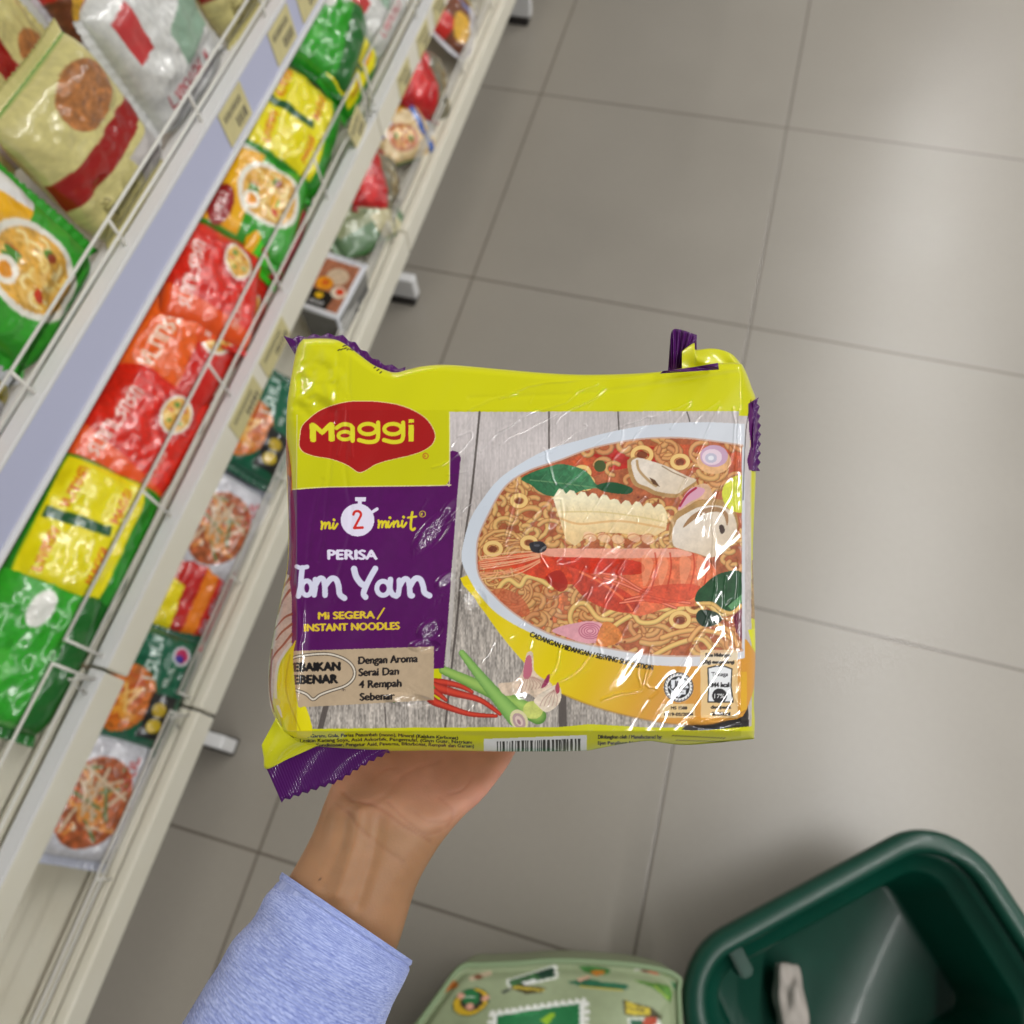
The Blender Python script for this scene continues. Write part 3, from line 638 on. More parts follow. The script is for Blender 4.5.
# sides and back
loop = np.concatenate([idx[0,:-1], idx[:-1,-1], idx[-1,::-1][:-1], idx[::-1,0][:-1]])[::3]
L3 = V3.reshape(-1,3)[loop]; pxl = G.reshape(-1,2)[loop]; n = len(loop); cen3 = L3.mean(0)
rings = [L3]; cols = [art.sample(pxl[:,0], pxl[:,1])]
zb = -(D0+.082)
ang = np.arctan2(L3[:,1]-cen3[1], L3[:,0]-cen3[0])
for k in range(1, 20):
    t = k/19; b = math.sin(t*math.pi)
    q = L3.copy(); q[:,2] = L3[:,2]*(1-t)+zb*t
    s = 1-.05*t**2-.0*b; q[:,:2] = cen3[:2]+(L3[:,:2]-cen3[:2])*s
    w = .0011*np.sin(ang*23+k*.5)*b+.0008*np.sin(ang*41-k)*b; q[:,:2] += np.stack([np.cos(ang),np.sin(ang)],1)*w[:,None]-np.stack([np.cos(ang),np.sin(ang)],1)*.002*b
    rings.append(q); cols.append(np.tile(np.array(YEL)/255.,(n,1)) if k > 2 else cols[0])
for k in range(1, 7):
    t = k/6; q = rings[19].copy(); q[:,:2] = cen3[:2]+(rings[19][:,:2]-cen3[:2])*(1-t*.98); q[:,2] = zb-.004*math.sin(t*1.57)
    rings.append(q); cols.append(np.tile(np.array(PUR if k > 2 else YEL)/255.,(n,1)))
Vs = np.concatenate(rings); Rn = len(rings); Fq = []
for k in range(Rn-1):
    a = k*n+np.arange(n); b_ = k*n+(np.arange(n)+1)%n; Fq.append(np.stack([a, b_, b_+n, a+n],-1))
sd = frame_obj('wrapper_back', Vs, np.concatenate(Fq), PO, film, packet)
setcol(sd.data, np.concatenate(cols))

def sheet(name, A_, B_, Da, Db, mt, label=None, wav=.00013, nb=14, serr=0, th=.0004, ribs=60, bend=0.):
    """strip of film between line A and line B (art units) at depths Da, Db with crimp ribs and a saw-tooth free edge"""
    m_ = 160; a = resample(A_, m_); b = resample(B_, m_); t = np.linspace(0,1,nb)[:,None,None]
    P = a[None]*(1-t)+b[None]*t
    if serr:
        d = (b-a); d /= np.linalg.norm(d,axis=1)[:,None]+1e-9; tooth = np.abs(((np.arange(m_)/m_*serr)%1)-.5)*2
        P[-1] += d*tooth[:,None]*3.0; P[-2] += d*tooth[:,None]*1.2
    tt = np.linspace(0,1,nb)[:,None]; ss = np.linspace(0,1,m_)[None,:]
    Da_ = np.interp(ss[0], np.linspace(0,1,len(Da)), Da)[None,:] if hasattr(Da,'__len__') else Da
    Db_ = np.interp(ss[0], np.linspace(0,1,len(Db)), Db)[None,:] if hasattr(Db,'__len__') else Db
    D = Da_*(1-tt)+Db_*tt + wav*np.sin(ss*ribs*6.283)*np.clip(tt*3,0,1) + .0009*np.sin(ss*9+tt*4) + bend*np.sin(tt*3.14)
    V1 = LP(P[...,0], P[...,1], D).reshape(-1,3); V2 = V1.copy(); V2[:,2] -= th
    i = np.arange(nb*m_).reshape(nb,m_); N = nb*m_
    q1 = np.stack([i[1:,:-1],i[1:,1:],i[:-1,1:],i[:-1,:-1]],-1).reshape(-1,4); q2 = q1[:,::-1]+N
    bl = np.concatenate([i[0,:-1],i[:-1,-1],i[-1,::-1][:-1],i[::-1,0][:-1]]); bn = np.roll(bl,-1)
    q3 = np.stack([bl,bn,bn+N,bl+N],-1)
    o = frame_obj(name, np.concatenate([V1,V2]), np.concatenate([q1,q2,q3]), PO, mt, packet)
    if label: tag(o, label)
    return o
sheet('end_seal', [(265,765),(290,753),(316,743),(352,745),(388,748)], [(280.5,800),(297,794),(320,786),(338,779.5),(356,768),(371,759.5),(389,751)], .346, .349, purple_film, 'purple crimped end seal folded down at the lower left', serr=13, ribs=46)
sheet('corner_fold', [(276,718),(284,730),(296,738),(312,742),(324,742)], [(261.5,745),(263.5,757),(266.5,769),(290,758),(318,746)], .343, .3455, yellow_film, 'yellow folded corner above the seal', ribs=2, wav=.0004)
sheet('end_seal', [(297,358),(303,344),(330,345),(350,356),(372,369),(404,374)], [(285,338.2),(296,338.5),(318,336.2),(338,336.6),(352,343),(366,354),(380,363.5),(395,368.2),(405,369.5)], .352, .356, purple_film, 'purple edge of the seal showing along the top left', serr=9, ribs=20)
sheet('end_seal', [(668,372),(676,372),(683,371)], [(670,345),(674,329),(697,335)], .352, .352, purple_film, 'purple seal standing up at the top right', ribs=7, wav=.0006)
sheet('end_seal', [(683,371),(684,360),(683,352)], [(697,350),(696.6,345),(697,335)], .3515, .3525, purple_film, 'purple seal flap at the top right', ribs=4)
sheet('corner_fold', [(682,370),(700,368),(718,367),(743,371)], [(682,351),(694,343),(695,349.5),(710,348.5),(722,350),(733,355),(742,365)], .347, .350, yellow_film, 'yellow folded flap at the top right', ribs=2, wav=.0003, bend=-.002)
sheet('seam', [(660,373.5),(690,371.5),(719,369.5)], [(663,371),(690,367.5),(718,362.8)], .334, .3345, purple_film, 'narrow purple seam in the top right fold', ribs=3)
sheet('end_seal', [(753,402),(753,430),(752,471)], [(756.5,399),(758.2,430),(757.5,471)], .3395, .343, purple_film, 'purple seal edge along the upper right side', serr=8, ribs=14)

# ------------------------------------------------------------------ the hand, wrist and forearm
prs = [  # left edge, right edge, depth, half thickness
 ((190,1045),(335,1100),.365,.0235),((230,990),(358,1042),.366,.0235),((262,925),(382,985),.367,.0245),((289,877),(399,943),.368,.024),((308,843),(417,885),.369,.021),((319,818),(436,850),.371,.0195),
 ((324,803),(449,832),.3735,.019),((330,788),(468,810),.378,.019),((336,770),(490,787),.388,.0185),((343,750),(508,764),.402,.016),((350,725),(524,738),.4165,.013),((352,695),(532,705),.427,.0115),((360,655),(532,662),.432,.011),((372,615),(528,618),.433,.0105)]
def sc(l): return LP(l[0], l[1], l[2])
rings = []; NA = 40
prs_i = []
arr = np.array([[a[0],a[1],b[0],b[1],d,h] for a,b,d,h in prs])
tt = np.arange(len(arr)); ti = np.linspace(0,len(arr)-1,60)
for t in ti:
    i = int(min(t, len(arr)-2)); f_ = t-i
    a,b,c,d = arr[max(i-1,0)],arr[i],arr[i+1],arr[min(i+2,len(arr)-1)]
    prs_i.append(.5*((2*b)+(c-a)*f_+(2*a-5*b+4*c-d)*f_*f_+(3*b-a-3*c+d)*f_**3))
for r_ in prs_i:
    l = LP(r_[0],r_[1],r_[4]); r = LP(r_[2],r_[3],r_[4]); c = (l+r)/2; ax = (r-l)/2; nz = np.array([0.,0.,1.])*r_[5]
    w = np.linspace(0,2*np.pi,NA,endpoint=False); e = .86
    cx = np.sign(np.cos(w))*np.abs(np.cos(w))**e; cz = np.sign(np.sin(w))*np.abs(np.sin(w))**e
    rings.append(c+np.outer(cx,ax)+np.outer(cz,nz))
V = list(np.concatenate(rings)); Fc = []
for k in range(len(rings)-1):
    for j in range(NA): Fc.append((k*NA+j,k*NA+(j+1)%NA,(k+1)*NA+(j+1)%NA,(k+1)*NA+j))
Fc.append(tuple(range(NA))[::-1]); Fc.append(tuple((len(rings)-1)*NA+j for j in range(NA)))
def limb(pts, rad):
    global V, Fc
    P = catmull([np.r_[LP(*p), r] for p, r in zip(pts, rad)], 6); pv = [Vector(p[:3]) for p in P]; rr = [float(p[3]) for p in P]
    # rounded tip
    d = (pv[-1]-pv[-2]).normalized(); R_ = rr[-1]
    for k in (.35,.65,.88,.98): pv.append(pv[len(P)-1]+d*R_*k); rr.append(R_*math.sqrt(1-k*k))
    v_, f_ = tube_vf(pv, rr, 16); o = len(V); V += [np.array(p) for p in v_]; Fc += [tuple(i+o for i in q) for q in f_]
for bx, tx, ty, r_ in ((388,380,470,.0088),(432,430,430,.0092),(474,478,440,.0090),(514,524,490,.0080)):
    limb([(bx,670,.431),(bx,620,.434),(bx+(tx-bx)*.4,(620+ty)/2+20,.4385),(bx+(tx-bx)*.8,(620+ty)/2-30,.4365),(tx,ty,.432)], [.0105,r_*1.08,r_,r_*.95,r_*.8])
limb([(372,735,.412),(345,712,.420),(322,690,.428),(312,650,.431),(310,615,.430)], [.0145,.0125,.0105,.0098,.0085])
HO = LP(360, 860, .368)
me = mesh('tmp', np.array(V)-HO, Fc)
tmp = bpy.data.objects.new('tmp', me); COL.objects.link(tmp)
md = tmp.modifiers.new('r','REMESH'); md.mode = 'VOXEL'; md.voxel_size = .0011
m2 = tmp.modifiers.new('s','SMOOTH'); m2.factor = .6; m2.iterations = 30
bpy.context.view_layer.update(); dg = bpy.context.evaluated_depsgraph_get()
hm = bpy.data.meshes.new_from_object(tmp.evaluated_get(dg)); bpy.data.objects.remove(tmp)
hv = np.empty(len(hm.vertices)*3, np.float32); hm.vertices.foreach_get('co', hv); hv = hv.reshape(-1,3).astype(float); hn = np.empty(len(hv)*3, np.float32); hm.vertices.foreach_get('normal', hn); hn = hn.reshape(-1,3)
wp = hv+HO; hpx = 512+F*wp[:,0]/-wp[:,2]; hpy = 512-F*wp[:,1]/-wp[:,2]; facing = np.clip(hn[:,2]*2,0,1)
disp = np.zeros(len(hv)); redd = np.zeros(len(hv))
def W5(p): return [(222+x/3.2, 740+y/3.2) for x, y in p]
for P, dep, sg in ((W5([(385,165),(420,195),(480,210),(530,240),(580,275),(640,310),(665,325)]),.0006,1.5),(W5([(530,205),(570,240),(610,275),(650,300),(700,290)]),.0005,1.3),(W5([(365,205),(410,240),(430,270),(470,310)]),.0003,1.6),(W5([(440,215),(520,190),(560,140),(600,100),(700,60)]),.00022,2.6),
                   (W5([(400,230),(450,290),(520,350),(580,390)]),.0003,1.8),(W5([(480,140),(520,100),(560,90)]),.0002,1.4),(W5([(700,180),(740,230),(720,280)]),.0003,1.5),(W5([(730,170),(770,160),(800,120)]),.0003,1.4),(W5([(620,230),(660,260),(720,262)]),.0003,1.4)):
    P = catmull(P,4); d = np.full(len(hv),99.)
    for i in range(len(P)-1):
        ax,ay = P[i]; dx,dy = P[i+1]-P[i]; t = np.clip(((hpx-ax)*dx+(hpy-ay)*dy)/(dx*dx+dy*dy),0,1); d = np.minimum(d,np.hypot(hpx-ax-t*dx,hpy-ay-t*dy))
    disp -= dep*np.exp(-(d/sg)**2)*facing; redd += np.exp(-(d/(sg*1.1))**2)*facing*(dep/.0012)
# tendons and palm heel
for P, amp, sg in (([(360,812),(354,845),(338,895)],.0015,6),([(345,815),(338,850),(322,885)],-.0012,6),([(380,820),(372,860),(358,905)],-.0012,6),([(385,800),(368,765)],.0022,20),([(478,800),(500,765)],.0016,18),([(430,800),(440,760)],-.0012,16)):
    P = catmull(P,5); d = np.full(len(hv),99.)
    for i in range(len(P)-1):
        ax,ay = P[i]; dx,dy = P[i+1]-P[i]; t = np.clip(((hpx-ax)*dx+(hpy-ay)*dy)/(dx*dx+dy*dy),0,1); d = np.minimum(d,np.hypot(hpx-ax-t*dx,hpy-ay-t*dy))
    disp += amp*np.exp(-(d/sg)**2)*facing
hv2 = hv+hn*disp[:,None]; hm.vertices.foreach_set('co', hv2.astype(np.float32).ravel()); hm.update()
t = np.clip((hpy-800-.25*(hpx-380))/60+.5,0,1)[:,None]
base = np.array([206,148,128])/255.*(1-t)+np.array([160,119,86])/255.*t
base = base*(1-.16*np.clip(redd,0,1)[:,None]*np.array([.6,1.1,1.1])); mole = np.exp(-(np.hypot(hpx-319.5,hpy-879)/1.1)**2)[:,None]*facing[:,None]; base = base*(1-.5*mole)
nz = smooth_noise(400,400,9,55)[(hpy.astype(int)%400),(hpx.astype(int)%400)]-.5; base *= (1+.05*nz[:,None])
hm.materials.clear(); hm.name = 'hand'
setcol(hm, base)
skin = mat('skin', rough=.5, spec=.35, print_attr=True, sss=.25, bump=(900,.25,.0004))
person = link('person', hm, skin); person.matrix_world = Matrix.Translation(world(HO)) @ ROT.to_4x4()
tag(person, 'person showing a left hand in a pale blue sleeve, palm under the noodle packet', 'person')

# sleeve
spr = [((122,1120),(300,1262),.345,.039),((165,1050),(330,1185),.352,.037),((196,1000),(352,1110),.357,.035),((222,962),(374,1052),.3605,.0335),((243,930),(390,1010),.363,.032),((262,903),(402,985),.365,.0305),((275,885),(408,970),.366,.028),((283.5,873),(410,959),.3665,.0265)]
arr = np.array([[a[0],a[1],b[0],b[1],d,h] for a,b,d,h in spr]); NS, NC = 300, 420
SP = []
for t in np.linspace(0,len(arr)-1,NS):
    i = int(min(t,len(arr)-2)); f_ = t-i; a,b,c,d = arr[max(i-1,0)],arr[i],arr[i+1],arr[min(i+2,len(arr)-1)]
    SP.append(.5*((2*b)+(c-a)*f_+(2*a-5*b+4*c-d)*f_*f_+(3*b-a-3*c+d)*f_**3))
w = np.linspace(0,2*np.pi,NC,endpoint=False); RG = []; CC = []
heather = smooth_noise(NS,NC+8,(7,1.1),61)*.5+smooth_noise(NS,NC+8,(2.2,1.0),62)*.5; fold = smooth_noise(NS,NC+8,(60,38),63)
heather[:, -8:] = heather[:, :8]; heather = heather[:, :NC]; fold = fold[:, :NC]*1; bl = np.clip(np.minimum(np.arange(NC), NC-np.arange(NC))/30,0,1)[None,:]; fold = .5+(fold-.5)*bl
for k, r_ in enumerate(SP):
    l = LP(r_[0],r_[1],r_[4]); r = LP(r_[2],r_[3],r_[4]); c = (l+r)/2; ax = (r-l)/2
    hem = .0007*math.exp(-((NS-1-k)/26)**4)
    rad = 1+(fold[k]-.5)*.07*min(1,(NS-1-k)/60)+hem/.03-.02*math.exp(-((NS-30-k)/5)**2)
    rad = rad+(heather[k]-.5)*.008+.0025*math.sin(k*1.57)
    along = np.cross(ax/np.linalg.norm(ax), np.array([0,0,-1.])); along = along/np.linalg.norm(along); along = along if along[1] > 0 else -along
    RG.append(c+np.outer(np.cos(w)*rad,ax)+np.outer(np.sin(w)*rad,np.array([0,0,r_[5]]))+np.outer(np.sin(w)*.0150,along))
    hz = heather[k][:,None]; CC.append(np.array([112,126,188])/255.*(1-hz)+np.array([186,198,240])/255.*hz)
out = len(RG)
for q, k in enumerate((NS-1, NS-2, NS-12, NS-60, NS-120)):
    c = RG[k].mean(0); RG.append(c+(RG[k]-c)*(.97 if q else .985)+(0 if q else 0)); CC.append(CC[k]*.97)
Vs = np.concatenate(RG); Fq = []
for k in range(len(RG)-1):
    a = k*NC+np.arange(NC); b_ = k*NC+(np.arange(NC)+1)%NC; Fq.append(np.stack([a,b_,b_+NC,a+NC],-1))
cloth = mat('knit_cotton', rough=.95, spec=.15, print_attr=True)
cloth.node_tree.nodes['Principled BSDF'].inputs['Sheen Weight'].default_value = .25
sl_ = link('sleeve', mesh('sleeve', Vs-HO, np.concatenate(Fq)), cloth, person)
setcol(sl_.data, np.concatenate(CC)); tag(sl_, 'pale blue heathered knit sleeve with a plain cuff')
# ------------------------------------------------------------------ floor
fl = bpy.data.meshes.new('floor'); bm = bmesh.new()
NX = 2
vs = [bm.verts.new(p) for p in ((-3,-3,0),(4,-3,0),(4,7,0),(-3,7,0))]; bm.faces.new(vs); bm.to_mesh(fl); bm.free()
fm = bpy.data.materials.new('floor_tiles'); fm.use_nodes = True; nt = fm.node_tree; pb = nt.nodes['Principled BSDF']
N = nt.nodes.new; Lk = nt.links.new
geo = N('ShaderNodeNewGeometry'); sep = N('ShaderNodeSeparateXYZ'); Lk(geo.outputs['Position'], sep.inputs[0])
TX, TY, TS, TSY = 0.1365, 0.488, 0.603, 0.600
def M_(op, a, b=None, c=None):
    n = N('ShaderNodeMath'); n.operation = op
    for i, q in enumerate((a, b, c)):
        if q is None: continue
        if isinstance(q, (int, float)): n.inputs[i].default_value = q
        else: Lk(q, n.inputs[i])
    return n.outputs[0]
def line(out, off, step):
    t = M_('DIVIDE', M_('SUBTRACT', out, off), step); fr = M_('FRACT', M_('ADD', t, 100.5))
    return M_('MULTIPLY', M_('ABSOLUTE', M_('SUBTRACT', fr, .5)), step), M_('FLOOR', M_('ADD', t, 100.0))
dx, ixx = line(sep.outputs['X'], TX, TS); dy, iyy = line(sep.outputs['Y'], TY, TSY)
dd = M_('MINIMUM', dx, dy)
gr = N('ShaderNodeMapRange'); gr.inputs[1].default_value = .0013; gr.inputs[2].default_value = .0028; Lk(dd, gr.inputs[0])
cmb = N('ShaderNodeCombineXYZ'); Lk(ixx, cmb.inputs[0]); Lk(iyy, cmb.inputs[1]); wn = N('ShaderNodeTexWhiteNoise'); Lk(cmb.outputs[0], wn.inputs['Vector'])
n1 = N('ShaderNodeTexNoise'); n1.inputs['Scale'].default_value = 3.5; n1.inputs['Detail'].default_value = 6; Lk(geo.outputs['Position'], n1.inputs['Vector'])
n2 = N('ShaderNodeTexNoise'); n2.inputs['Scale'].default_value = 90; n2.inputs['Detail'].default_value = 3; Lk(geo.outputs['Position'], n2.inputs['Vector'])
val = M_('ADD', M_('ADD', M_('MULTIPLY', n1.outputs['Fac'], .18), M_('MULTIPLY', n2.outputs['Fac'], .08)), M_('ADD', M_('MULTIPLY', wn.outputs['Value'], .04), .84))
hs = N('ShaderNodeMix'); hs.data_type = 'RGBA'; hs.blend_type = 'MULTIPLY'; hs.inputs['Factor'].default_value = 1
hs.inputs['A'].default_value = L8(148,142,132); cv = N('ShaderNodeCombineColor'); [Lk(val, cv.inputs[i]) for i in range(3)]; Lk(cv.outputs[0], hs.inputs['B'])
gm = N('ShaderNodeMix'); gm.data_type = 'RGBA'; gm.inputs['A'].default_value = L8(98,90,80); Lk(gr.outputs[0], gm.inputs['Factor']); Lk(hs.outputs['Result'], gm.inputs['B'])
Lk(gm.outputs['Result'], pb.inputs['Base Color'])
rr = M_('ADD', M_('MULTIPLY', n1.outputs['Fac'], .14), .27); Lk(rr, pb.inputs['Roughness']); pb.inputs['Specular IOR Level'].default_value = .75
bp = N('ShaderNodeBump'); bp.inputs['Strength'].default_value = .25; bp.inputs['Distance'].default_value = .001; Lk(gr.outputs[0], bp.inputs['Height']); Lk(bp.outputs[0], pb.inputs['Normal'])
floor_o = link('floor', fl, fm, smooth=False); tag(floor_o, 'grey stone-look floor tiles with thin dark joints', kind='structure')

# ------------------------------------------------------------------ shelving
cream = mat('cream_enamel', L8(238,234,218), rough=.38, coat=.2, noise=(14,.3,L8(222,214,190)))
white_en = mat('white_enamel', L8(226,226,226), rough=.35, coat=.3)
wirem = mat('white_wire', L8(226,224,216), rough=.35)
lav = mat('lavender_strip', L8(190,194,222), rough=.35, coat=.4)
dark = mat('dark_base', L8(42,38,36), rough=.7)
tagm = mat('tag_paper', L8(214,204,150), rough=.6, noise=(60,.5,L8(196,186,138)))
inkm = mat('tag_ink', L8(112,106,88), rough=.7)
FX = -.57
def wire_path(pts): return pts
def make_bay(y0, y1, idx):
    r = empty('shelving_bay', (FX-.25, (y0+y1)/2, 0))
    o = (FX-.25, (y0+y1)/2, 0)
    def B(name, b, mt, bev=0): 
        q = box(name, (b[0]-o[0],b[1]-o[0],b[2]-o[1],b[3]-o[1],b[4],b[5]), mt, r, bev); return q
    a, b = y0+.002, y1-.002
    B('back_panel', (FX-.52,FX-.50,a,b,.05,1.9), cream)
    B('kickplate', (FX-.07,FX-.055,a,b,.005,.11), dark)
    B('shelf', (FX-.50,FX-.036,a,b,.115,.135), cream, .002)
    lip = B('front_rail', (FX-.018,FX,a,b,.115,.171), cream, .0035); 
    B('rail_channel', (FX-.036,FX-.022,a,b,.12,.166), cream, .003)
    B('shelf', (FX-.46,FX-.020,a,b,.385,.402), cream, .002)
    B('front_rail', (FX-.016,FX,a,b,.387,.436), cream, .003)
    B('rail_edge', (FX-.018,FX+.0015,a,b,.4365,.4405), white_en, .001)
    B('shelf', (FX-.46,FX-.020,a,b,.668,.685), white_en, .002)
    B('front_rail', (FX-.014,FX-.002,a,b,.671,.722), lav, .002)
    rr_ = B('rail_edge', (FX-.014,FX+.002,a,b,.6655,.6705), white_en, .001); B('rail_edge', (FX-.016,FX+.001,a,b,.7225,.7275), white_en, .001)
    for z0, zs, xo, loopz in ((.171,(.19,.205),-.026,.24),(.436,(.468,.517),-.010,.53),(.728,(.741,.763),-.008,.775)):
        L_ = []
        for z in zs: L_.append([(FX+xo-o[0],a+.01-o[1],z),(FX+xo-o[0],b-.01-o[1],z)])
        y = a+.01
        k = int((b-a)/.19)
        for i in range(k+1):
            yy = a+.012+(b-a-.024)*i/k; L_.append([(FX+xo-o[0],yy-o[1],z0-.012),(FX+xo-o[0],yy-o[1],zs[-1])])
        tubes('wire_fence', L_, .0019, wirem, r, 6)
    for yy in (b-.030,):
        B('foot', (FX-.06,FX+.010,yy-.011,yy+.011,.02,.075), white_en, .003)
        B('foot_pad', (FX-.055,FX+.004,yy-.014,yy+.014,.0,.02), dark, .002)
        B('upright', (FX-.50,FX-.47,yy-.02,yy+.014,.03,1.9), cream, .002)
        for cl in ([(FX-.02-o[0],yy-o[1],.17),(FX-.006-o[0],yy+.008-o[1],.235),(FX-.014-o[0],yy+.022-o[1],.17)],[(FX-.008-o[0],yy-o[1],.436),(FX+.004-o[0],yy+.008-o[1],.50),(FX-.006-o[0],yy+.02-o[1],.436)]): tubes('end_clip', [cl], .002, wirem, r, 6)
    return r
bays = [(-.89,.06),(.06,1.03),(1.03,1.98),(1.98,2.93)]
bl_ = ['cream shelving bay at the near end, beside the sleeve','cream shelving bay beside the packet with the green and orange packs','cream shelving bay next to the yellow and red packs','farthest cream shelving bay at the top edge']
for i, (a, b) in enumerate(bays): tag(make_bay(a, b, i), bl_[i], 'shelving', 'shelving bays along the aisle')
# price tags
def price_tag(y, z, x, lab, tilt=0., h=.044, w=.062):
    bm = bmesh.new(); box_bm(bm, 0, .0012, -w/2, w/2, -h/2, h/2); bmesh.ops.bevel(bm, geom=list(bm.edges), offset=.0004, segments=1, affect='EDGES')
    me = bpy.data.meshes.new('price_tag'); bm.to_mesh(me); bm.free(); o = link('price_tag', me, tagm, smooth=False); o.location = (x, y, z); o.rotation_euler = (tilt, 0, 0)
    bm = bmesh.new()
    q = random.Random(int(y*1000)+int(z*77))
    yy = -w*.38
    while yy < w*.3: 
        d = q.uniform(.002,.004); box_bm(bm, .0012, .0014, yy, yy+d, h*.12, h*.30); yy += d+.002
    yy = -w*.05
    while yy < w*.40:
        d = q.uniform(.003,.007); box_bm(bm, .0012, .0014, yy, yy+d, -h*.34, -h*.06); yy += d+.0025
    me = bpy.data.meshes.new('printing'); bm.to_mesh(me); bm.free(); link('printing', me, inkm, o, smooth=False)
    tag(o, lab, 'price tag', 'price tags on the shelf rails'); return o
def at_x(px, py, X):
    r = ray(px, py); t = X / r.x; return CAM + r * t
for px, py, X, z, nm in ((312,3,FX,.697,'third tag from the near end on the lavender rail'),(287,44,FX,.697,'cream price tag in the middle of the lavender rail'),(236,112,FX,.697,'cream price tag at the lower left end of the lavender rail')):
    price_tag(at_x(px,py,FX+.001).y, z, FX-.0018, nm)
for px, py, nm in ((440,18,'cream price tag near the top of the second rail'),(424,46,'cream price tag on the second rail above the end clip'),(406,88,'cream price tag on the second rail beside the red packs'),(276,350,'cream price tag on the second rail left of the packet'),(246,408,'lowest cream price tag on the second rail, beside the green packs')):
    price_tag(at_x(px,py,FX).y, .411, FX+.0002, nm, h=.04, w=.06 if py<300 else .085)
price_tag(at_x(355,150,FX-.02).y, .462, FX-.005, 'cream price tag hung inside the wire fence by the yellow packs', tilt=.25, h=.05, w=.05)
for y in (-.25,-.6): price_tag(y, .697, FX-.0018, 'cream price tag on the lavender rail of the near bay')

# ------------------------------------------------------------------ goods on the shelves
gloss = mat('pack_film', rough=.3, coat=.8, coatr=.12, print_attr=True)
def scrib(A, x, y, w, h, col, seed=1, rot=0):
    y += h*.15; h *= .68; w *= .9
    q = random.Random(seed); t = 0; c, s = math.cos(rot), math.sin(rot)
    while t < w:
        d = q.uniform(.45,.8)*h; k = q.choice([0,1,2,3])
        pts = {0:[(0,0),(0,1),(d/h,1)],1:[(0,1),(.0,0),(d/h,0),(d/h,1)],2:[(0,0),(d/h*.5,1),(d/h,0)],3:[(d/h,0),(0,.3),(d/h,.7),(0,1)]}[k]
        A.stroke([(x+(t+a*h)*c-b*h*s, y+(t+a*h)*s+b*h*c) for a, b in pts], h*.22, col); t += d+h*.32
def bowl(A, cx, cy, rx, ry, rimc=(236,232,220), soup=(224,170,70), seed=1, egg=True):
    q = random.Random(seed)
    A.ell(cx, cy, rx, ry, rimc); A.ell(cx, cy, rx*.86, ry*.84, soup, vary=.2)
    for i in range(26):
        a = q.uniform(0,6.28); r = q.random()**.5*.62; x, y = cx+rx*r*math.cos(a), cy+ry*r*math.sin(a); t = np.linspace(a,a+2.4,6); k = rx*.16
        A.stroke(np.stack([x+k*np.cos(t), y+k*.7*np.sin(t)],1), rx*.07, q.choice([(246,214,130),(236,190,100),(250,226,160)]))
    for i in range(6):
        a = q.uniform(0,6.28); A.ell(cx+rx*.5*math.cos(a), cy+ry*.5*math.sin(a), rx*.13, ry*.1, q.choice([(206,60,30),(80,140,50),(150,60,30)]), rot=a)
    if egg: A.ell(cx-rx*.4, cy-ry*.45, rx*.3, ry*.26, (246,240,226)); A.ell(cx-rx*.4, cy-ry*.45, rx*.17, ry*.15, (236,150,20))
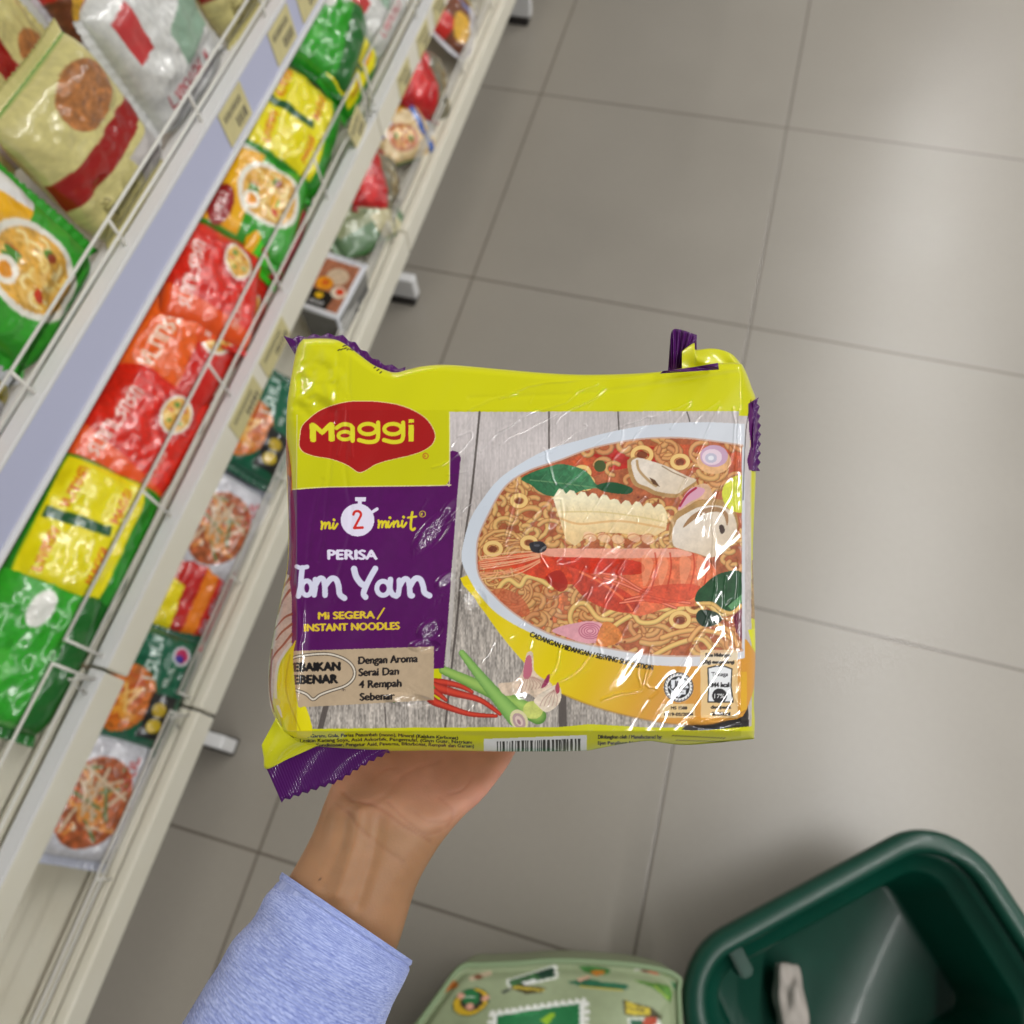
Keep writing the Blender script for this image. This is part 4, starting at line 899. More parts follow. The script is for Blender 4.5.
def paint(kind):
    A = Art(0,0,200,140,1.2,(40,150,40))
    q = random.Random(len(kind)*7+3)
    if kind == 'yellow_green':
        A.poly([(0,0),(200,0),(200,140),(0,140)],(34,140,30),vary=.08); A.poly([(14,10),(186,8),(190,112),(10,116)],(238,224,8),smooth=0)
        A.poly([(92,12),(108,12),(112,90),(98,92)],(18,84,50)); scrib(A,24,26,60,13,(214,60,20),2); scrib(A,116,24,62,13,(214,60,20),5); A.text('MAGGI',28,98,16,(214,60,20),width=52,bold=.03); A.text('MAGGI',120,96,16,(214,60,20),width=52,bold=.03)
    elif kind == 'green_plain':
        A.poly([(0,0),(200,0),(200,140),(0,140)],(44,160,34),vary=.1); A.poly([(0,110),(200,96),(200,140),(0,140)],(20,100,30)); A.ell(150,60,26,14,(226,226,220)); A.ell(60,50,30,16,(80,186,60),.6)
    elif kind == 'bowl':
        A.poly([(0,0),(200,0),(200,140),(0,140)],(52,158,40),vary=.06); A.poly([(8,4),(170,4),(196,30),(196,60),(8,60)],(240,178,10)); A.poly([(150,4),(200,4),(200,60),(176,60)],(232,230,226))
        A.ell(40,26,36,17,(150,20,24)); scrib(A,16,20,48,12,(240,225,225),4); bowl(A,104,84,62,48,seed=3)
    elif kind == 'green_red':
        A.poly([(0,0),(200,0),(200,140),(0,140)],(70,200,30),vary=.1); A.poly([(0,0),(200,0),(200,14),(0,26)],(238,176,20)); A.poly([(20,40),(180,30),(184,58),(22,70)],(176,30,50)); scrib(A,34,42,120,13,(240,220,220),6)
        A.poly([(0,104),(200,96),(200,140),(0,140)],(186,46,70)); scrib(A,30,108,110,12,(236,210,214),7); A.ell(160,80,20,16,(236,170,20))
    elif kind == 'red':
        A.poly([(0,0),(200,0),(200,140),(0,140)],(216,34,14),vary=.15); A.poly([(0,0),(60,0),(20,140),(0,140)],(236,84,20)); scrib(A,24,20,130,22,(240,214,206),8,.05); A.ell(140,96,44,28,(190,20,16)); bowl(A,140,96,34,22,seed=5,egg=False); scrib(A,20,100,60,14,(240,200,190),3)
    elif kind == 'dark_green':
        A.poly([(0,0),(200,0),(200,140),(0,140)],(10,96,66),vary=.12); A.ell(70,50,58,40,(206,110,30),vary=.3); 
        for i in range(24): A.stroke([(30+q.random()*80,20+q.random()*55),(30+q.random()*80,20+q.random()*55)],4,q.choice([(236,160,50),(196,80,24),(240,196,110)]))
        A.poly([(14,88),(90,84),(92,126),(14,128)],(20,20,22)); A.ell(36,106,12,11,(206,176,20)); A.ell(64,104,12,11,(190,160,20)); scrib(A,110,60,76,22,(216,232,226),4,-.1); scrib(A,104,92,40,12,(230,236,230),9); A.ell(164,108,18,15,(216,216,224)); A.ell(164,108,14,11,(190,40,90)); A.ell(158,106,7,8,(60,50,150))
    elif kind == 'brown_white':
        A.poly([(0,0),(200,0),(200,140),(0,140)],(206,206,214),vary=.1); A.ell(90,74,74,52,(176,92,50),vary=.4)
        for i in range(34): A.stroke([(30+q.random()*120,30+q.random()*86),(30+q.random()*120,30+q.random()*86)],5,q.choice([(226,150,70),(150,70,36),(214,190,160),(110,130,80)]))
        A.poly([(0,0),(200,0),(200,18),(0,24)],(30,34,110)); scrib(A,120,100,60,18,(200,30,30),4)
    elif kind == 'red_yellow':
        A.poly([(0,0),(200,0),(200,140),(0,140)],(196,24,20),vary=.1); A.poly([(0,0),(110,0),(90,50),(0,60)],(240,220,10)); A.poly([(0,80),(200,70),(200,96),(0,104)],(240,130,20)); scrib(A,20,108,140,20,(180,184,196),3); scrib(A,100,16,80,18,(240,220,210),5)
    elif kind == 'red_round':
        A.poly([(0,0),(200,0),(200,140),(0,140)],(190,14,20),vary=.12); A.poly([(0,90),(200,60),(200,140),(0,140)],(120,116,96)); A.ell(60,36,50,22,(226,60,60)); 
        for i in range(20): A.stroke([(20+q.random()*150,90+q.random()*40),(20+q.random()*150,90+q.random()*40)],4,q.choice([(190,180,150),(60,60,50),(150,120,60)]))
        scrib(A,90,24,90,20,(236,220,216),4)
    elif kind == 'tan_blue':
        A.poly([(0,0),(200,0),(200,140),(0,140)],(216,190,140),vary=.12); A.poly([(150,0),(172,0),(176,140),(154,140)],(50,96,180)); A.poly([(0,0),(90,0),(70,60),(0,70)],(222,222,228)); A.poly([(0,50),(40,40),(30,80),(0,90)],(40,70,170)); bowl(A,86,90,50,34,rimc=(190,120,80),soup=(196,110,60),seed=6,egg=False); A.ell(110,20,36,14,(206,150,40))
    elif kind == 'brown_yellow':
        A.poly([(0,0),(200,0),(200,140),(0,140)],(120,66,40),vary=.3); A.poly([(0,0),(60,0),(50,70),(0,60)],(206,40,30)); A.ell(60,90,44,30,(226,176,60),vary=.2); A.poly([(130,0),(150,0),(156,140),(136,140)],(110,130,190)); A.poly([(0,110),(200,100),(200,140),(0,140)],(210,206,210),vary=.2); A.poly([(170,40),(200,36),(200,140),(172,140)],(180,160,30))
    elif kind == 'cream_red':
        A.poly([(0,0),(200,0),(200,140),(0,140)],(206,196,130),vary=.08); A.poly([(70,0),(110,0),(104,140),(72,140)],(150,16,10)); A.ell(150,90,36,40,(170,110,60),vary=.3); A.poly([(0,90),(60,80),(60,140),(0,140)],(196,190,186)); scrib(A,10,20,50,14,(120,110,60),5)
    elif kind == 'white_red':
        A.poly([(0,0),(200,0),(200,140),(0,140)],(214,214,210),vary=.1); A.poly([(20,20),(60,14),(56,60),(20,62)],(196,60,60)); A.poly([(90,60),(180,40),(176,84),(92,96)],(110,150,120),.7); scrib(A,30,100,130,18,(170,40,50),6)
    elif kind == 'pale_green':
        A.poly([(0,0),(200,0),(200,140),(0,140)],(96,130,92),vary=.12); A.poly([(10,20),(180,14),(184,90),(12,96)],(150,158,120)); scrib(A,24,34,130,14,(70,90,60),3); scrib(A,24,62,110,12,(90,104,70),7); A.poly([(120,80),(196,76),(196,136),(122,136)],(206,200,160))
    elif kind == 'orange':
        A.poly([(0,0),(200,0),(200,140),(0,140)],(236,96,16),vary=.1); A.poly([(0,90),(200,70),(200,140),(0,140)],(206,30,20)); scrib(A,20,24,150,26,(246,226,206),5); bowl(A,140,100,44,26,seed=8,egg=False)
    return A
SEAL = {'yellow_green':(40,150,30),'green_plain':(24,110,30),'bowl':(50,160,40),'green_red':(60,190,30),'red':(200,30,16),'dark_green':(8,84,58),'brown_white':(180,184,200),'red_yellow':(196,24,20),'red_round':(150,10,16),'tan_blue':(220,222,228),'brown_yellow':(200,200,206),'cream_red':(206,196,130),'white_red':(220,220,218),'pale_green':(110,140,104),'orange':(226,80,14)}
PROTO = {}
def pack_mesh(kind, w, h, t, seed):
    A = paint(kind); nu, nv = 96, 72; q = np.random.default_rng(seed)
    uu, vv = np.meshgrid(np.linspace(-1,1,nu), np.linspace(-1,1,nv))
    prof = np.clip(1-np.abs(uu)**5,0,1)**.6*np.clip(1-np.abs(vv)**4,0,1)**.5
    s = seed*13
    nz = (smooth_noise(nv,nu,(26,14),s+1)-.5)*.42+(smooth_noise(nv,nu,(10,7),s+2)-.5)*.22+(smooth_noise(nv,nu,(4,3.4),s+3)-.5)*.07
    pinch = 1-.10*np.abs(uu)**6
    X = uu*w/2; Y = vv*h/2*pinch+(np.abs(vv)>.98)*(smooth_noise(nv,nu,(12,9),s+4)-.5)*.006; Z = t/2*prof*(1+nz)+.0006
    nb_ = -t/2*prof*(1+(smooth_noise(nv,nu,(22,16),s+6)-.5)*.4)-.0006
    V1 = np.stack([X,Y,Z],-1).reshape(-1,3); V2 = np.stack([X,Y,nb_],-1).reshape(-1,3)
    i = np.arange(nu*nv).reshape(nv,nu); q1 = np.stack([i[:-1,:-1],i[:-1,1:],i[1:,1:],i[1:,:-1]],-1).reshape(-1,4); Nn = nu*nv
    bl = np.concatenate([i[0,:-1],i[:-1,-1],i[-1,::-1][:-1],i[::-1,0][:-1]]); bn = np.roll(bl,-1)
    me = mesh('wrapper', np.concatenate([V1,V2]), np.concatenate([q1, q1[:,::-1]+Nn, np.stack([bn,bl,bl+Nn,bn+Nn],-1)]))
    c = A.sample((uu+1)*100, (1-vv)*70).reshape(-1,3); cb = np.tile(np.array(SEAL[kind])/255.,(Nn,1)); setcol(me, np.concatenate([c,cb]))
    return me
def seal_mesh(h, kind, seed):
    n = 44; V = []; Fc = []; q = np.random.default_rng(seed)
    ys = np.linspace(-h*.45,h*.45,n)
    for k in range(5):
        for j, y in enumerate(ys):
            V.append(((.012*k/4+(.0016 if j%2 else 0)*(k==4)), y*(1+.02*k), .0009*math.sin(j*1.9)+.004*math.sin(y*40+seed)*k/4))
    N = len(V); V += [(x,y,z-.0004) for x,y,z in V]
    i = np.arange(N).reshape(5,n)
    for a in range(4):
        for b in range(n-1):
            Fc.append((i[a,b],i[a+1,b],i[a+1,b+1],i[a,b+1])); Fc.append((i[a,b+1]+N,i[a+1,b+1]+N,i[a+1,b]+N,i[a,b]+N))
    bl = list(np.concatenate([i[0,:-1],i[:-1,-1],i[-1,::-1][:-1],i[::-1,0][:-1]]))
    for a, b in zip(bl, bl[1:]+bl[:1]): Fc.append((b,a,a+N,b+N))
    return mesh('end_seal', V, Fc)
def pack(kind, loc, lab, group, w=.19, h=.14, t=.05, lean=40, yaw=0, roll=0, seed=1):
    key = (kind, w, h, t, seed)
    if key not in PROTO:
        sm = bpy.data.materials.get('seal_'+kind) or mat('seal_'+kind, L8(*SEAL[kind]), rough=.35, coat=.6)
        PROTO[key] = (pack_mesh(kind,w,h,t,seed), seal_mesh(h,kind,seed), sm)
    wm, sm_, smat = PROTO[key]
    r = bpy.data.objects.new('noodle_pack', None); COL.objects.link(r)
    # local x = along the aisle (+Y), local y = up the pack, local z = out of the face
    th = math.radians(lean); ex = Vector((0,1,0)); ey = Vector((-math.sin(th),0,math.cos(th))); ez = ex.cross(ey)
    R_ = Matrix((ex,ey,ez)).transposed(); R_ = Matrix.Rotation(math.radians(yaw),3,'Z') @ R_ @ Matrix.Rotation(math.radians(roll),3,'Z')
    r.matrix_world = Matrix.Translation(loc) @ R_.to_4x4(); r.empty_display_size = .02
    link('wrapper', wm, gloss, r)
    for s in (1,-1):
        e = link('end_seal', sm_, smat, r); e.location = (s*(w/2-.001),0,0); e.rotation_euler = (0,0,0 if s>0 else math.pi)
    tag(r, lab, 'noodle pack', group); return r
G2 = 'noodle multipacks on the middle shelf'; G1 = 'noodle packs on the bottom shelf'; G3 = 'packs on the upper shelf'
def P_(kind, px, py, z, lab, g, **k):
    p = at_z(px,py,z); lim = -.658 if z < .3 else (-.625 if k.get('h',.14) < .12 else -.652)
    if p.x > lim: p.x = lim
    p.z += .007; k['w'] = k.get('w',.19)*.92; k['h'] = k.get('h',.14)*.95
    return pack(kind, p, lab, g, **k)
# middle shelf, front to back
P_('yellow_green', 292,134,.475, 'big yellow and green multipack with red lettering, nearest of the yellow ones', G2, w=.205,h=.15,t=.07,lean=42,yaw=4,roll=4,seed=1)
P_('yellow_green', 350,72,.455, 'smaller yellow and green pack behind the big yellow multipack, against the fence', G2, w=.165,h=.095,t=.035,lean=20,yaw=-1,roll=2,seed=2)
P_('green_plain', 322,36,.50, 'shiny plain green bag above the yellow packs', G2, w=.20,h=.15,t=.07,lean=50,yaw=4,roll=4,seed=3)
P_('white_red', 402,10,.47, 'white and red clear-wrapped pack at the top of the middle shelf', G2, w=.17,h=.13,t=.05,lean=30,yaw=0,seed=4)
P_('bowl', 256,204,.478, 'green pack showing a white bowl of noodles with egg', G2, w=.19,h=.15,t=.05,lean=48,yaw=6,roll=2,seed=5)
P_('green_red', 285,236,.445, 'bright green and crimson pack leaning on the wire fence', G2, w=.16,h=.085,t=.025,lean=20,yaw=3,roll=-2,seed=6)
P_('red', 236,292,.485, 'glossy red pack with white lettering on the middle shelf', G2, w=.18,h=.14,t=.06,lean=45,yaw=10,roll=8,seed=7)
P_('red', 256,325,.452, 'second red pack slid down against the fence below the first red one', G2, w=.16,h=.095,t=.03,lean=18,yaw=1,roll=-2,seed=8)
P_('orange', 214,352,.475, 'orange pack at the near end of the red packs', G2, w=.18,h=.14,t=.05,lean=42,yaw=2,roll=-4,seed=9)
P_('red', 182,440,.47, 'red pack in the near bay of the middle shelf', G2, w=.18,h=.14,t=.05,lean=42,yaw=-3,seed=7)
P_('yellow_green', 130,545,.47, 'yellow and green multipack at the near left edge', G2, w=.19,h=.14,t=.06,lean=42,yaw=3,seed=2)
P_('green_plain', 70,660,.47, 'plain green bag at the lower left corner of the middle shelf', G2, w=.19,h=.14,t=.06,lean=42,yaw=-3,seed=3)
for i, (X, Y, kd) in enumerate(((-.84,.62,'orange'),(-.84,.80,'bowl'),(-.85,1.0,'yellow_green'),(-.85,1.2,'green_plain'),(-.84,1.42,'white_red'),(-.84,.42,'red'),(-.84,.22,'red'))):
    pack(kd, Vector((X,Y,.47)), 'back row %s pack on the middle shelf, %s' % ({'orange':'orange','bowl':'bowl-print','yellow_green':'yellow','green_plain':'green','white_red':'white','red':'red'}[kd], ('behind red packs','behind the egg bowl pack','behind the big yellow multipack','behind the shiny green bag','behind the white and red pack','at the near end','nearest the sleeve')[i]), G2, w=.17,h=.14,t=.05,lean=30,seed=[9,5,2,3,4,7,8][i])
pack('white_red', Vector((-.67,1.62,.46)), 'white and red pack farthest along the middle shelf', G2, w=.17,h=.13,t=.05,lean=35,seed=4)
# bottom shelf
P_('brown_yellow', 462,22,.20, 'brown and yellow pack at the top of the bottom shelf', G1, w=.18,h=.15,t=.05,lean=40,yaw=8,roll=4,seed=11)
P_('red_round', 434,88,.20, 'bulging red pack in the middle of the bottom shelf', G1, w=.17,h=.14,t=.07,lean=40,yaw=14,roll=14,seed=12)
P_('tan_blue', 412,138,.19, 'tan and white pack with a blue stripe', G1, w=.15,h=.13,t=.045,lean=55,yaw=-10,roll=-30,seed=13)
P_('red_round', 392,188,.20, 'crumpled red pack below the tan and blue one', G1, w=.15,h=.12,t=.05,lean=40,yaw=6,roll=20,seed=14)
P_('pale_green', 360,222,.19, 'dull green flat pack behind the white tray box', G1, w=.16,h=.13,t=.03,lean=60,yaw=-14,roll=-20,seed=15)
P_('dark_green', 268,425,.215, 'dark green pack with orange noodles and a black badge', G1, w=.20,h=.155,t=.05,lean=42,yaw=4,roll=-4,seed=16)
P_('brown_white', 232,530,.20, 'silver pack with brown noodles below the dark green pack', G1, w=.18,h=.14,t=.05,lean=45,yaw=0,roll=-4,seed=17)
P_('red_yellow', 212,592,.185, 'red and yellow pack at the bottom of the lowest shelf', G1, w=.17,h=.13,t=.045,lean=38,yaw=-4,roll=4,seed=18)
P_('dark_green', 160,690,.20, 'dark green pack in the near bay of the bottom shelf', G1, w=.18,h=.14,t=.05,lean=42,yaw=3,seed=16)
P_('brown_white', 110,800,.20, 'silver and brown pack nearest the sleeve on the bottom shelf', G1, w=.18,h=.14,t=.05,lean=42,yaw=3,seed=17)
for i, (X, Y, kd) in enumerate(((-.84,.5,'dark_green'),(-.84,.75,'pale_green'),(-.84,1.25,'red_round'),(-.84,1.5,'tan_blue'),(-.84,1.8,'brown_yellow'),(-.68,2.12,'red_round'),(-.68,1.9,'tan_blue'),(-.68,2.35,'brown_yellow'))):
    pack(kd, Vector((X,Y,.205)), 'pack at the back of the bottom shelf, %s' % ('behind the dark green pack','behind the white tray box','behind the bulging red pack','second from the top','at the top edge','far red one','far tan one','farthest brown one')[i], G1, w=.17,h=.14,t=.05,lean=30,seed=[16,15,12,13,11,12,13,11][i])
# upper shelf
up = (('cream_red',.885,'cream pack with a dark red band showing through the top left wires'),('brown_yellow',1.06,'brown pack behind the wires at the top, beyond the cream and red one'),('cream_red',1.22,'cream and red pack farthest along the upper shelf'),
      ('white_red',.71,'white and red pack on the upper shelf'),('cream_red',.54,'cream pack between the white pack and the bowl pack on the upper shelf'),('bowl',.37,'bowl-print pack on the upper shelf'),('brown_yellow',.20,'brown and yellow pack near the left edge of the upper shelf'),
      ('red',.03,'red pack at the left edge of the upper shelf'),('orange',-.14,'orange pack, nearest on the upper shelf'))
for i, (kd, Y, nm) in enumerate(up):
    pack(kd, Vector((-.650,Y,.768)), nm, G3, w=.15,h=.15,t=.055,lean=10+3*(i%3),yaw=3*(i%3)-3,roll=90 if kd=='cream_red' else 0,seed=21+i%4)
for i, (kd, Y, nm) in enumerate((('brown_yellow',.8,'brown pack in the second row of the upper shelf behind the cream one'),('cream_red',.62,'cream pack in the second row behind the white and red one'),('red',.43,'red pack in the second row of the upper shelf'),('cream_red',.24,'cream pack in the second row at the left edge'))):
    pack(kd, Vector((-.80,Y,.77)), nm, G3, w=.15,h=.15,t=.055,lean=12,yaw=0,roll=0,seed=21+i%4)

# white tray box of cup noodles
def tray(c):
    r = empty('tray_box', c); hx_, hy_, hz_ = .040, .064, .050
    A = Art(0,0,100,120,2,(232,232,236)); A.poly([(8,12),(92,10),(94,112),(6,112)],(176,110,80),vary=.25); A.ell(54,42,26,18,(216,190,160),vary=.1); A.ell(34,62,20,14,(236,150,20),vary=.2); A.poly([(6,78),(70,76),(66,112),(6,112)],(16,14,14)); A.ell(36,88,10,6,(236,186,20)); A.ell(74,72,18,12,(240,224,200)); A.ell(76,70,10,7,(226,66,20)); A.ell(34,60,8,5,(226,90,30)); scrib(A,14,98,44,9,(230,230,230),6); scrib(A,20,2,60,7,(170,174,190),4)
    nu, nv = 60, 72; uu, vv = np.meshgrid(np.linspace(0,1,nu), np.linspace(0,1,nv))
    e = np.minimum.reduce([uu,1-uu,vv,1-vv]); Z = hz_-.004*(1-np.clip(e/.03,0,1))**2+.0008*(smooth_noise(nv,nu,12,5)-.5)
    X = (uu-.5)*2*hx_; Y = (vv-.5)*2*hy_
    i = np.arange(nu*nv).reshape(nv,nu)
    me = mesh('lid_film', np.stack([X,Y,Z],-1).reshape(-1,3), np.stack([i[:-1,:-1],i[:-1,1:],i[1:,1:],i[1:,:-1]],-1).reshape(-1,4))
    setcol(me, A.sample((vv)*0+uu*100, (1-vv)*120).reshape(-1,3)); link('printed_lid', me, gloss, r)
    bm = bmesh.new(); box_bm(bm,-hx_,hx_,-hy_,hy_,-hz_,hz_-.0045)
    top_v = [v for v in bm.verts if v.co.z > 0]
    bmesh.ops.bevel(bm, geom=list(bm.edges), offset=.004, segments=3, affect='EDGES')
    for v in bm.verts:
        if v.co.z < 0: v.co.x *= .92; v.co.y *= .94
    me = bpy.data.meshes.new('sleeve_box'); bm.to_mesh(me); bm.free(); link('box_side', me, mat('grey_carton', L8(86,86,88), rough=.35, coat=.5, noise=(30,.5,L8(120,120,124))), r, smooth=False)
    rim_ = mat('white_carton', L8(226,228,234), rough=.35, coat=.4)
    L_ = [[(-hx_,-hy_,hz_-.003),(hx_,-hy_,hz_-.003),(hx_,hy_,hz_-.003),(-hx_,hy_,hz_-.003),(-hx_,-hy_,hz_-.003)],[(hx_,-hy_,hz_-.003),(hx_*.93,-hy_*.95,-hz_+.004)]]
    tubes('white_edge', L_, .0035, rim_, r, 8)
    r.rotation_euler = (0,math.radians(6),math.radians(-4)); tag(r, 'white-edged tray box with a food picture and black band on the bottom shelf', 'box')
tp = at_z(343,288,.24); tray(Vector((-.634,tp.y+.004,.190)))

# ------------------------------------------------------------------ green basket
def basket():
    C0 = np.array([.146,-.0786]); a = np.array([.766,.643]); b = np.array([.643,-.766]); La, Lb = .44, .31
    org = C0+a*La/2+b*Lb/2
    green = mat('green_plastic', L8(2,58,44), rough=.36, spec=.4, coat=.1, noise=(40,.3,L8(5,72,56)))
    def rr_loop(inset, rad, n=10):
        P = []; hx_, hy_ = La/2-inset, Lb/2-inset; rad = max(rad,.01)
        for cx, cy, a0 in ((hx_-rad,hy_-rad,0),(-hx_+rad,hy_-rad,90),(-hx_+rad,-hy_+rad,180),(hx_-rad,-hy_+rad,270)):
            for k in range(n+1):
                w_ = math.radians(a0+90*k/n); P.append((cx+rad*math.cos(w_), cy+rad*math.sin(w_)))
        return np.array(P)
    r = empty('shopping_basket', (org[0],org[1],0), Matrix.Rotation(math.atan2(a[1],a[0]),3,'Z'))
    prof = [(.045,.012),(.014,.235),(.010,.243),(.0,.246),(-.003,.256),(.0,.268),(.006,.273),(.018,.274),(.024,.270),(.0265,.262),(.028,.215),(.046,.206),(.050,.196),(.066,.030),(.070,.022)]
    rad0 = .092
    def loft(name, pr, bot=None, top=None):
        Vv = []; Fx = []
        n_ = None
        for ins, z in pr:
            L = rr_loop(ins, rad0-ins); n_ = len(L); Vv += [(x,y,z) for x,y in L]
        for k in range(len(pr)-1):
            for j in range(n_): Fx.append((k*n_+j,k*n_+(j+1)%n_,(k+1)*n_+(j+1)%n_,(k+1)*n_+j))
        return Vv, Fx, n_
    v, f, n_ = loft('x', prof[:3]+[]); 
    v1, f1, n_ = loft('basket_wall', [prof[0]]+prof[1:3]); inner = [(.0125,.240)]
    v, f, n_ = loft('wall', [(.049,.012),(.045,.004),(.010,.243),(.028,.243),(.028,.215),(.046,.206),(.050,.196),(.066,.030),(.070,.022)])
    N_ = len(v); f.append(tuple(range(N_-n_,N_)));  f.append(tuple(range(n_))[::-1])
    link('basket_body', mesh('basket_body', v, f), green, r)
    v, f, n_ = loft('rim', prof[3:10]+[(.026,.246),(.0,.246)]); link('rim', mesh('rim', v, f), green, r)
    # handle lug on the long inner wall and handle folded down
    for s in (-1,):
        bm = bmesh.new(); box_bm(bm, -.13,-.112, Lb/2-.062,Lb/2-.026,.17,.235); bmesh.ops.bevel(bm, geom=list(bm.edges), offset=.003, segments=2, affect='EDGES')
        me = bpy.data.meshes.new('handle_lug'); bm.to_mesh(me); bm.free(); 
        for vv_ in me.vertices: vv_.co.y *= -1 if False else 1
        link('handle_lug', me, green, r, smooth=False)
    bm = bmesh.new(); box_bm(bm, -.07,-.052, -Lb/2+.028,-Lb/2+.05,.165,.214); bmesh.ops.bevel(bm, geom=list(bm.edges), offset=.003, segments=2, affect='EDGES'); me = bpy.data.meshes.new('handle_lug'); bm.to_mesh(me); bm.free(); link('handle_lug', me, green, r, smooth=False)
    r.scale = (1,1,.76)
    tag(r, 'dark green plastic shopping basket with a rounded rim, lower right', 'basket')
    return r
bk = basket()
# pale crumpled item lying in the basket
gp = mat('pale_plastic', L8(176,168,160), rough=.6)
c = at_z(803,1012,.10)
bm = bmesh.new(); bmesh.ops.create_icosphere(bm, subdivisions=4, radius=1)
for v_ in bm.verts:
    p = v_.co; k = 1+.16*math.sin(p.x*5+1)*math.sin(p.y*6)+.10*math.sin(p.z*7+p.x*3)
    v_.co = Vector((p.x*.021*k, p.y*.05*k, p.z*.02*k))
me = bpy.data.meshes.new('paper_wad'); bm.to_mesh(me); bm.free(); pw = link('paper_wad', me, gp); pw.location = (c.x, c.y, .043); pw.rotation_euler = (0,0,.25); tag(pw, 'pale grey crumpled item lying inside the green basket', 'paper')

# ------------------------------------------------------------------ printed bag
def bag():
    pr = [LP(0,0,1)]
    A = Art(400,940,720,1200,2,(146,156,122))
    A.poly([(400,940),(720,940),(720,1200),(400,1200)],(146,158,124),vary=.03)
    def S(zx, zy, o=400): return (o+zx/6.4, 940+zy/6.4)
    A.poly([S(x,y) for x,y in ((240,370),(262,310),(310,290),(350,300),(350,325),(290,350))],(176,104,40),smooth=4)
    A.ell(*S(440,415),20,13,(40,76,50),rot=-.35); A.ell(*S(440,415),19,12,(206,170,40),rot=-.35); A.ell(*S(450,405),12.5,9.5,(50,40,36),rot=-.3); A.ell(*S(440,385),9.5,8,(34,110,60)); A.ell(*S(438,440),4,3.6,(216,160,140)); A.ell(*S(375,378),4,3,(216,160,140)); A.ell(*S(540,388),4.5,2.4,(216,160,140),rot=-.4); A.stroke([S(400,384),S(470,380)],1.2,(200,216,200))
    A.stroke([S(440,268),S(500,250),S(560,236)],4.5,(196,176,150),smooth=3); A.ell(*S(485,258),4,2.6,(130,84,60))
    A.poly([S(670,275),S(1000,180),S(1015,265),S(690,330)],(226,228,220)); A.poly([S(690,278),S(980,195),S(995,255),S(700,318)],(54,96,56),vary=.35); A.poly([S(860,230),S(980,195),S(992,250),S(900,268)],(24,60,44)); A.poly([S(770,290),S(850,270),S(900,285),S(800,308)],(214,216,214))
    A.poly([S(690,322),S(760,300),S(860,318),S(935,322),S(900,352),S(800,362),S(740,340)],(66,58,24)); [A.ell(*S(730+i*26,320+i*3),2,1.6,(190,170,60)) for i in range(8)]; A.stroke([S(655,350),S(690,335)],2.4,(30,34,40))
    A.stroke([S(850,150),S(915,152)],3,(120,104,80)); A.ell(*S(885,165),3,2,(110,80,60))
    B = lambda x,y: S(x,y,550)
    x0,y0 = 487,1012; st_ = [S(590,478),S(1024+160,400),S(1024+165,1700),S(600,1700)]
    A.poly(st_,(226,228,222)); 
    for i in range(14): p = np.array(S(590,472))*(1-i/13)+np.array(S(1180,396))*(i/13); A.ell(p[0],p[1],2.4,2,(226,228,222))
    for i in range(12): A.ell(S(575,0)[0], 1016+i*7, 2.4,2.4,(226,228,222)); A.ell(S(1200,0)[0], 1006+i*7, 2.4,2.4,(226,228,222))
    A.poly([S(612,492),S(1150,420),S(1150,1700),S(612,1700)],(28,112,62),vary=.06); A.poly([S(900,520),S(960,478),S(990,480),S(985,500),S(940,560)],(140,180,30)); scrib(A,S(720,0)[0],1015,28,3.4,(60,150,90),4,-.08)
    A.poly([B(190,195),B(290,190),B(390,210),B(370,240),B(250,235)],(56,112,50),smooth=3,vary=.3); A.poly([B(270,225),B(320,216),B(365,228),B(330,246),B(285,244)],(190,120,40),smooth=3)
    A.poly([B(115,290),B(180,276),B(250,266),B(340,285),B(500,300),B(485,338),B(330,322),B(200,310)],(30,96,66),smooth=2,vary=.2); A.stroke([B(200,312),B(320,325),B(470,338)],1.6,(180,166,60)); A.stroke([B(190,275),B(255,255)],3,(206,160,136))
    A.stroke([B(565,212),B(600,204),B(640,225)],3,(210,206,196)); A.ell(*B(630,222),4,2,(110,60,50)); A.stroke([B(655,225),B(710,242)],3,(186,110,80))
    A.poly([B(550,280),B(700,300),B(790,325),B(800,400),B(790,425),B(730,370),B(660,320)],(76,124,40),smooth=2,vary=.3); A.stroke([B(690,320),B(780,400)],1.6,(150,180,60)); 
    A.poly([B(470,395),B(660,450),B(740,520),B(700,540),B(650,508),B(480,488)],(60,56,26)); A.poly([B(490,402),B(655,455),B(650,500),B(490,484)],(196,176,40)); scrib(A,B(500,0)[0],1005.5,22,6,(70,64,24),5,.2)
    A.poly([B(500,510),B(700,520),B(760,620),B(520,620)],(226,226,220)); A.poly([B(515,520),B(640,528),B(660,620),B(530,620)],(30,90,60)); A.ell(*B(650,540),8,5,(176,70,44))
    A.poly([B(720,220),B(860,240),B(870,290),B(760,250)],(120,150,80)); A.poly([B(800,290),B(860,320),B(855,380),B(820,340)],(40,110,60))
    # more motifs beyond the visible part
    q = random.Random(4)
    for i in range(16): x, y = q.uniform(410,700), q.uniform(1040,1190); A.ell(x,y,q.uniform(6,12),q.uniform(4,8),q.choice([(56,112,50),(190,120,40),(30,96,66),(206,170,40)]),rot=q.uniform(-1,1),vary=.3)
    # rounded cushion-like body: outline in floor coordinates
    top_l = [(418,1024),(439,995),(461,967.5),(482,965),(517,963.5),(546,961),(576,961),(610,963),(640,966),(668,972),(682,982),(690,1000),(697,1030)]
    zt = .20
    T = [at_z(x,y,zt) for x,y in top_l]; T = [(p.x,p.y) for p in T]
    yb = -.62
    out_ = T+[(.205,-.30),(.20,-.5),(.15,yb),(0,yb-.02),(-.16,yb),(-.19,-.5),(-.17,-.32)]
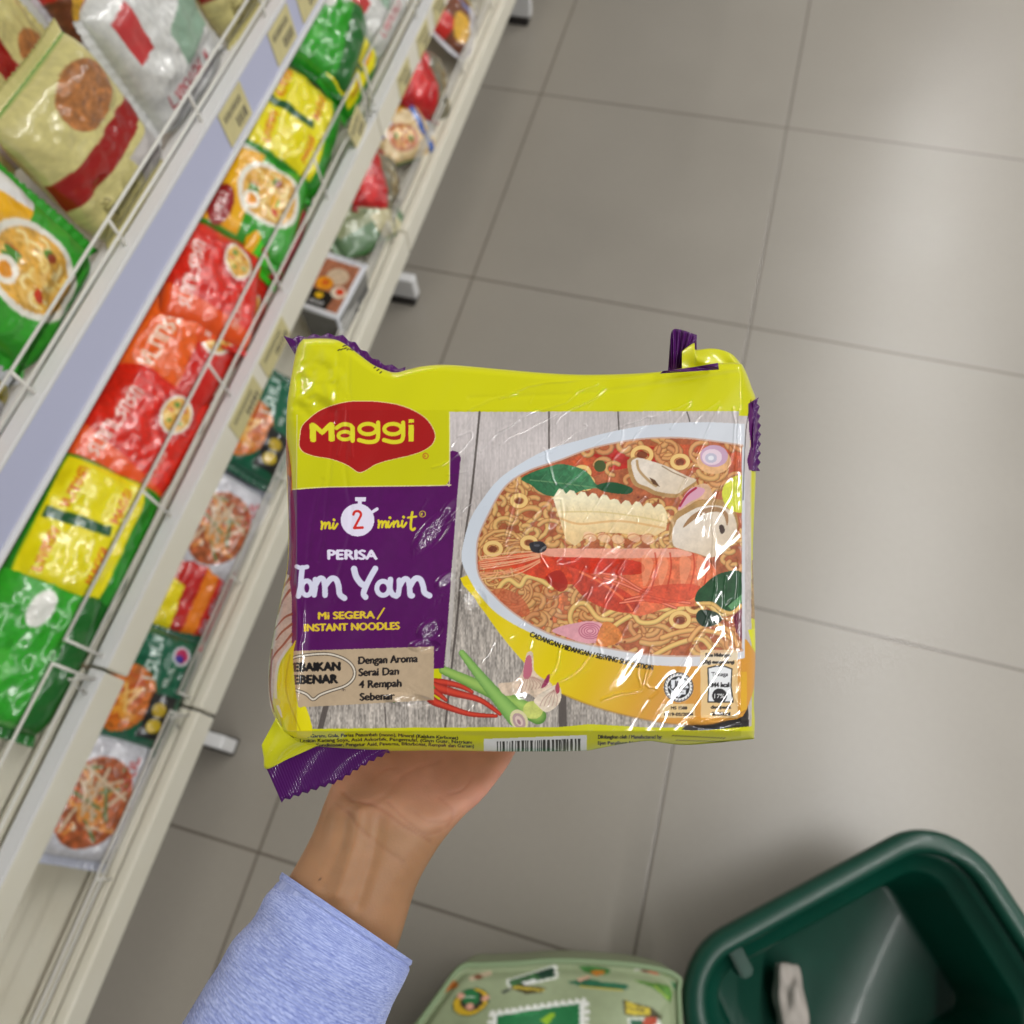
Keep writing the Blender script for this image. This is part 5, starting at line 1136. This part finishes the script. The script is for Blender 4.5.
    n_ = 560; pts = np.vstack([out_, out_[:1]]); P = catmull(pts[:-1], 12, True); s_ = np.r_[0,np.cumsum(np.hypot(*np.diff(np.vstack([P,P[:1]]),axis=0).T))]; t_ = np.linspace(0,s_[-1],n_,endpoint=False); PP = np.vstack([P,P[:1]]); P = np.stack([np.interp(t_,s_,PP[:,0]),np.interp(t_,s_,PP[:,1])],1)
    P[:,0] = np.where(P[:,1] > -.22, np.minimum(P[:,0], .176+.03*np.clip((-.1-P[:,1])/.12,0,1)), P[:,0])
    c = P.mean(0); rings = []
    for k, (sc_, z) in enumerate([(.86,.0),(.93,.004),(.985,.03),(1.0,.09),(1.0,.15),(.998,.185),(1.0,.199)]): rings.append(np.c_[c+(P-c)*sc_, np.full(n_,z)])
    m_ = 190
    for k in range(1,m_+1):
        t = k/m_; q_ = c+(P-c)*(1-t*.995); z = .20+.055*(1-(1-t)**2.4)-.006*math.exp(-((t-.03)/.02)**2)
        zz = z+.004*np.sin(q_[:,0]*45+q_[:,1]*20)*min(1,t*5)+.003*np.sin(q_[:,1]*60-q_[:,0]*31)*min(1,t*5); rings.append(np.c_[q_, zz])
    Vs = np.concatenate(rings); Fx = []
    for k in range(len(rings)-1):
        a_ = k*n_+np.arange(n_); b_ = k*n_+(np.arange(n_)+1)%n_; Fx.append(np.stack([a_,b_,b_+n_,a_+n_],-1))
    org = np.array([c[0],c[1],0]); 
    r = empty('printed_bag', Vector(org))
    # artwork is laid flat over the top (planar mapping on a level plane)
    d = Vs-np.array(CAM); R3 = np.array([list(RIGHT),list(UPV),list(FWD)])
    lvl = Vs.copy(); lvl[:,2] = .235; dl = lvl-np.array(CAM); cc = dl@R3.T; apx = 512+F*cc[:,0]/cc[:,2]; apy = 512-F*cc[:,1]/cc[:,2]
    me = mesh('bag_body', Vs-org, np.concatenate(Fx)); 
    if me.polygons[len(me.polygons)//2].normal.z < 0: me.flip_normals()
    colr = A.sample(apx, apy); colr[Vs[:,2] < .19] = np.array((140,150,118))/255.; setcol(me, colr)
    link('bag_body', me, mat('bag_cloth', rough=.6, spec=.3, coat=.15, coatr=.4, print_attr=True), r)
    rg = rings[6]; L_ = [tuple(p-org) for p in rg]+[tuple(rg[0]-org)]
    tubes('piping', [L_], .0035, mat('piping_cloth', L8(128,148,112), rough=.6), r, 8)
    tag(r, 'sage green printed bag with stamp and badge motifs, on the floor beside the basket', 'bag')
bag()

# ------------------------------------------------------------------ light
w_ = bpy.data.worlds.new('store'); bpy.context.scene.world = w_; w_.use_nodes = True
w_.node_tree.nodes['Background'].inputs['Color'].default_value = (.95,.98,1,1); w_.node_tree.nodes['Background'].inputs['Strength'].default_value = .14
def lamp(x, y0, y1, p, wd=.12, z=3.1):
    ld = bpy.data.lights.new('ceiling_light','AREA'); ld.shape = 'RECTANGLE'; ld.size = wd; ld.size_y = y1-y0; ld.energy = p; ld.color = (1,.98,.95)
    o = bpy.data.objects.new('ceiling_light', ld); COL.objects.link(o); o.location = (x,(y0+y1)/2,z); return o
for x, e in ((-2.2,22),(1.5,29),(4.2,24)):
    for y0 in ((-3.5,-1.9,-.3,1.3,2.9,4.5) if x == 1.5 else (-.3,1.3,2.9,4.5)): lamp(x, y0, y0+1.5, e*(.85 if y0 < -1 else 1.1), .075)
sc_ = bpy.context.scene
sc_.view_settings.view_transform = 'Standard'; sc_.view_settings.look = 'None'; sc_.view_settings.gamma = 1; sc_.view_settings.exposure = 0.0
sc_.view_settings.use_curve_mapping = False
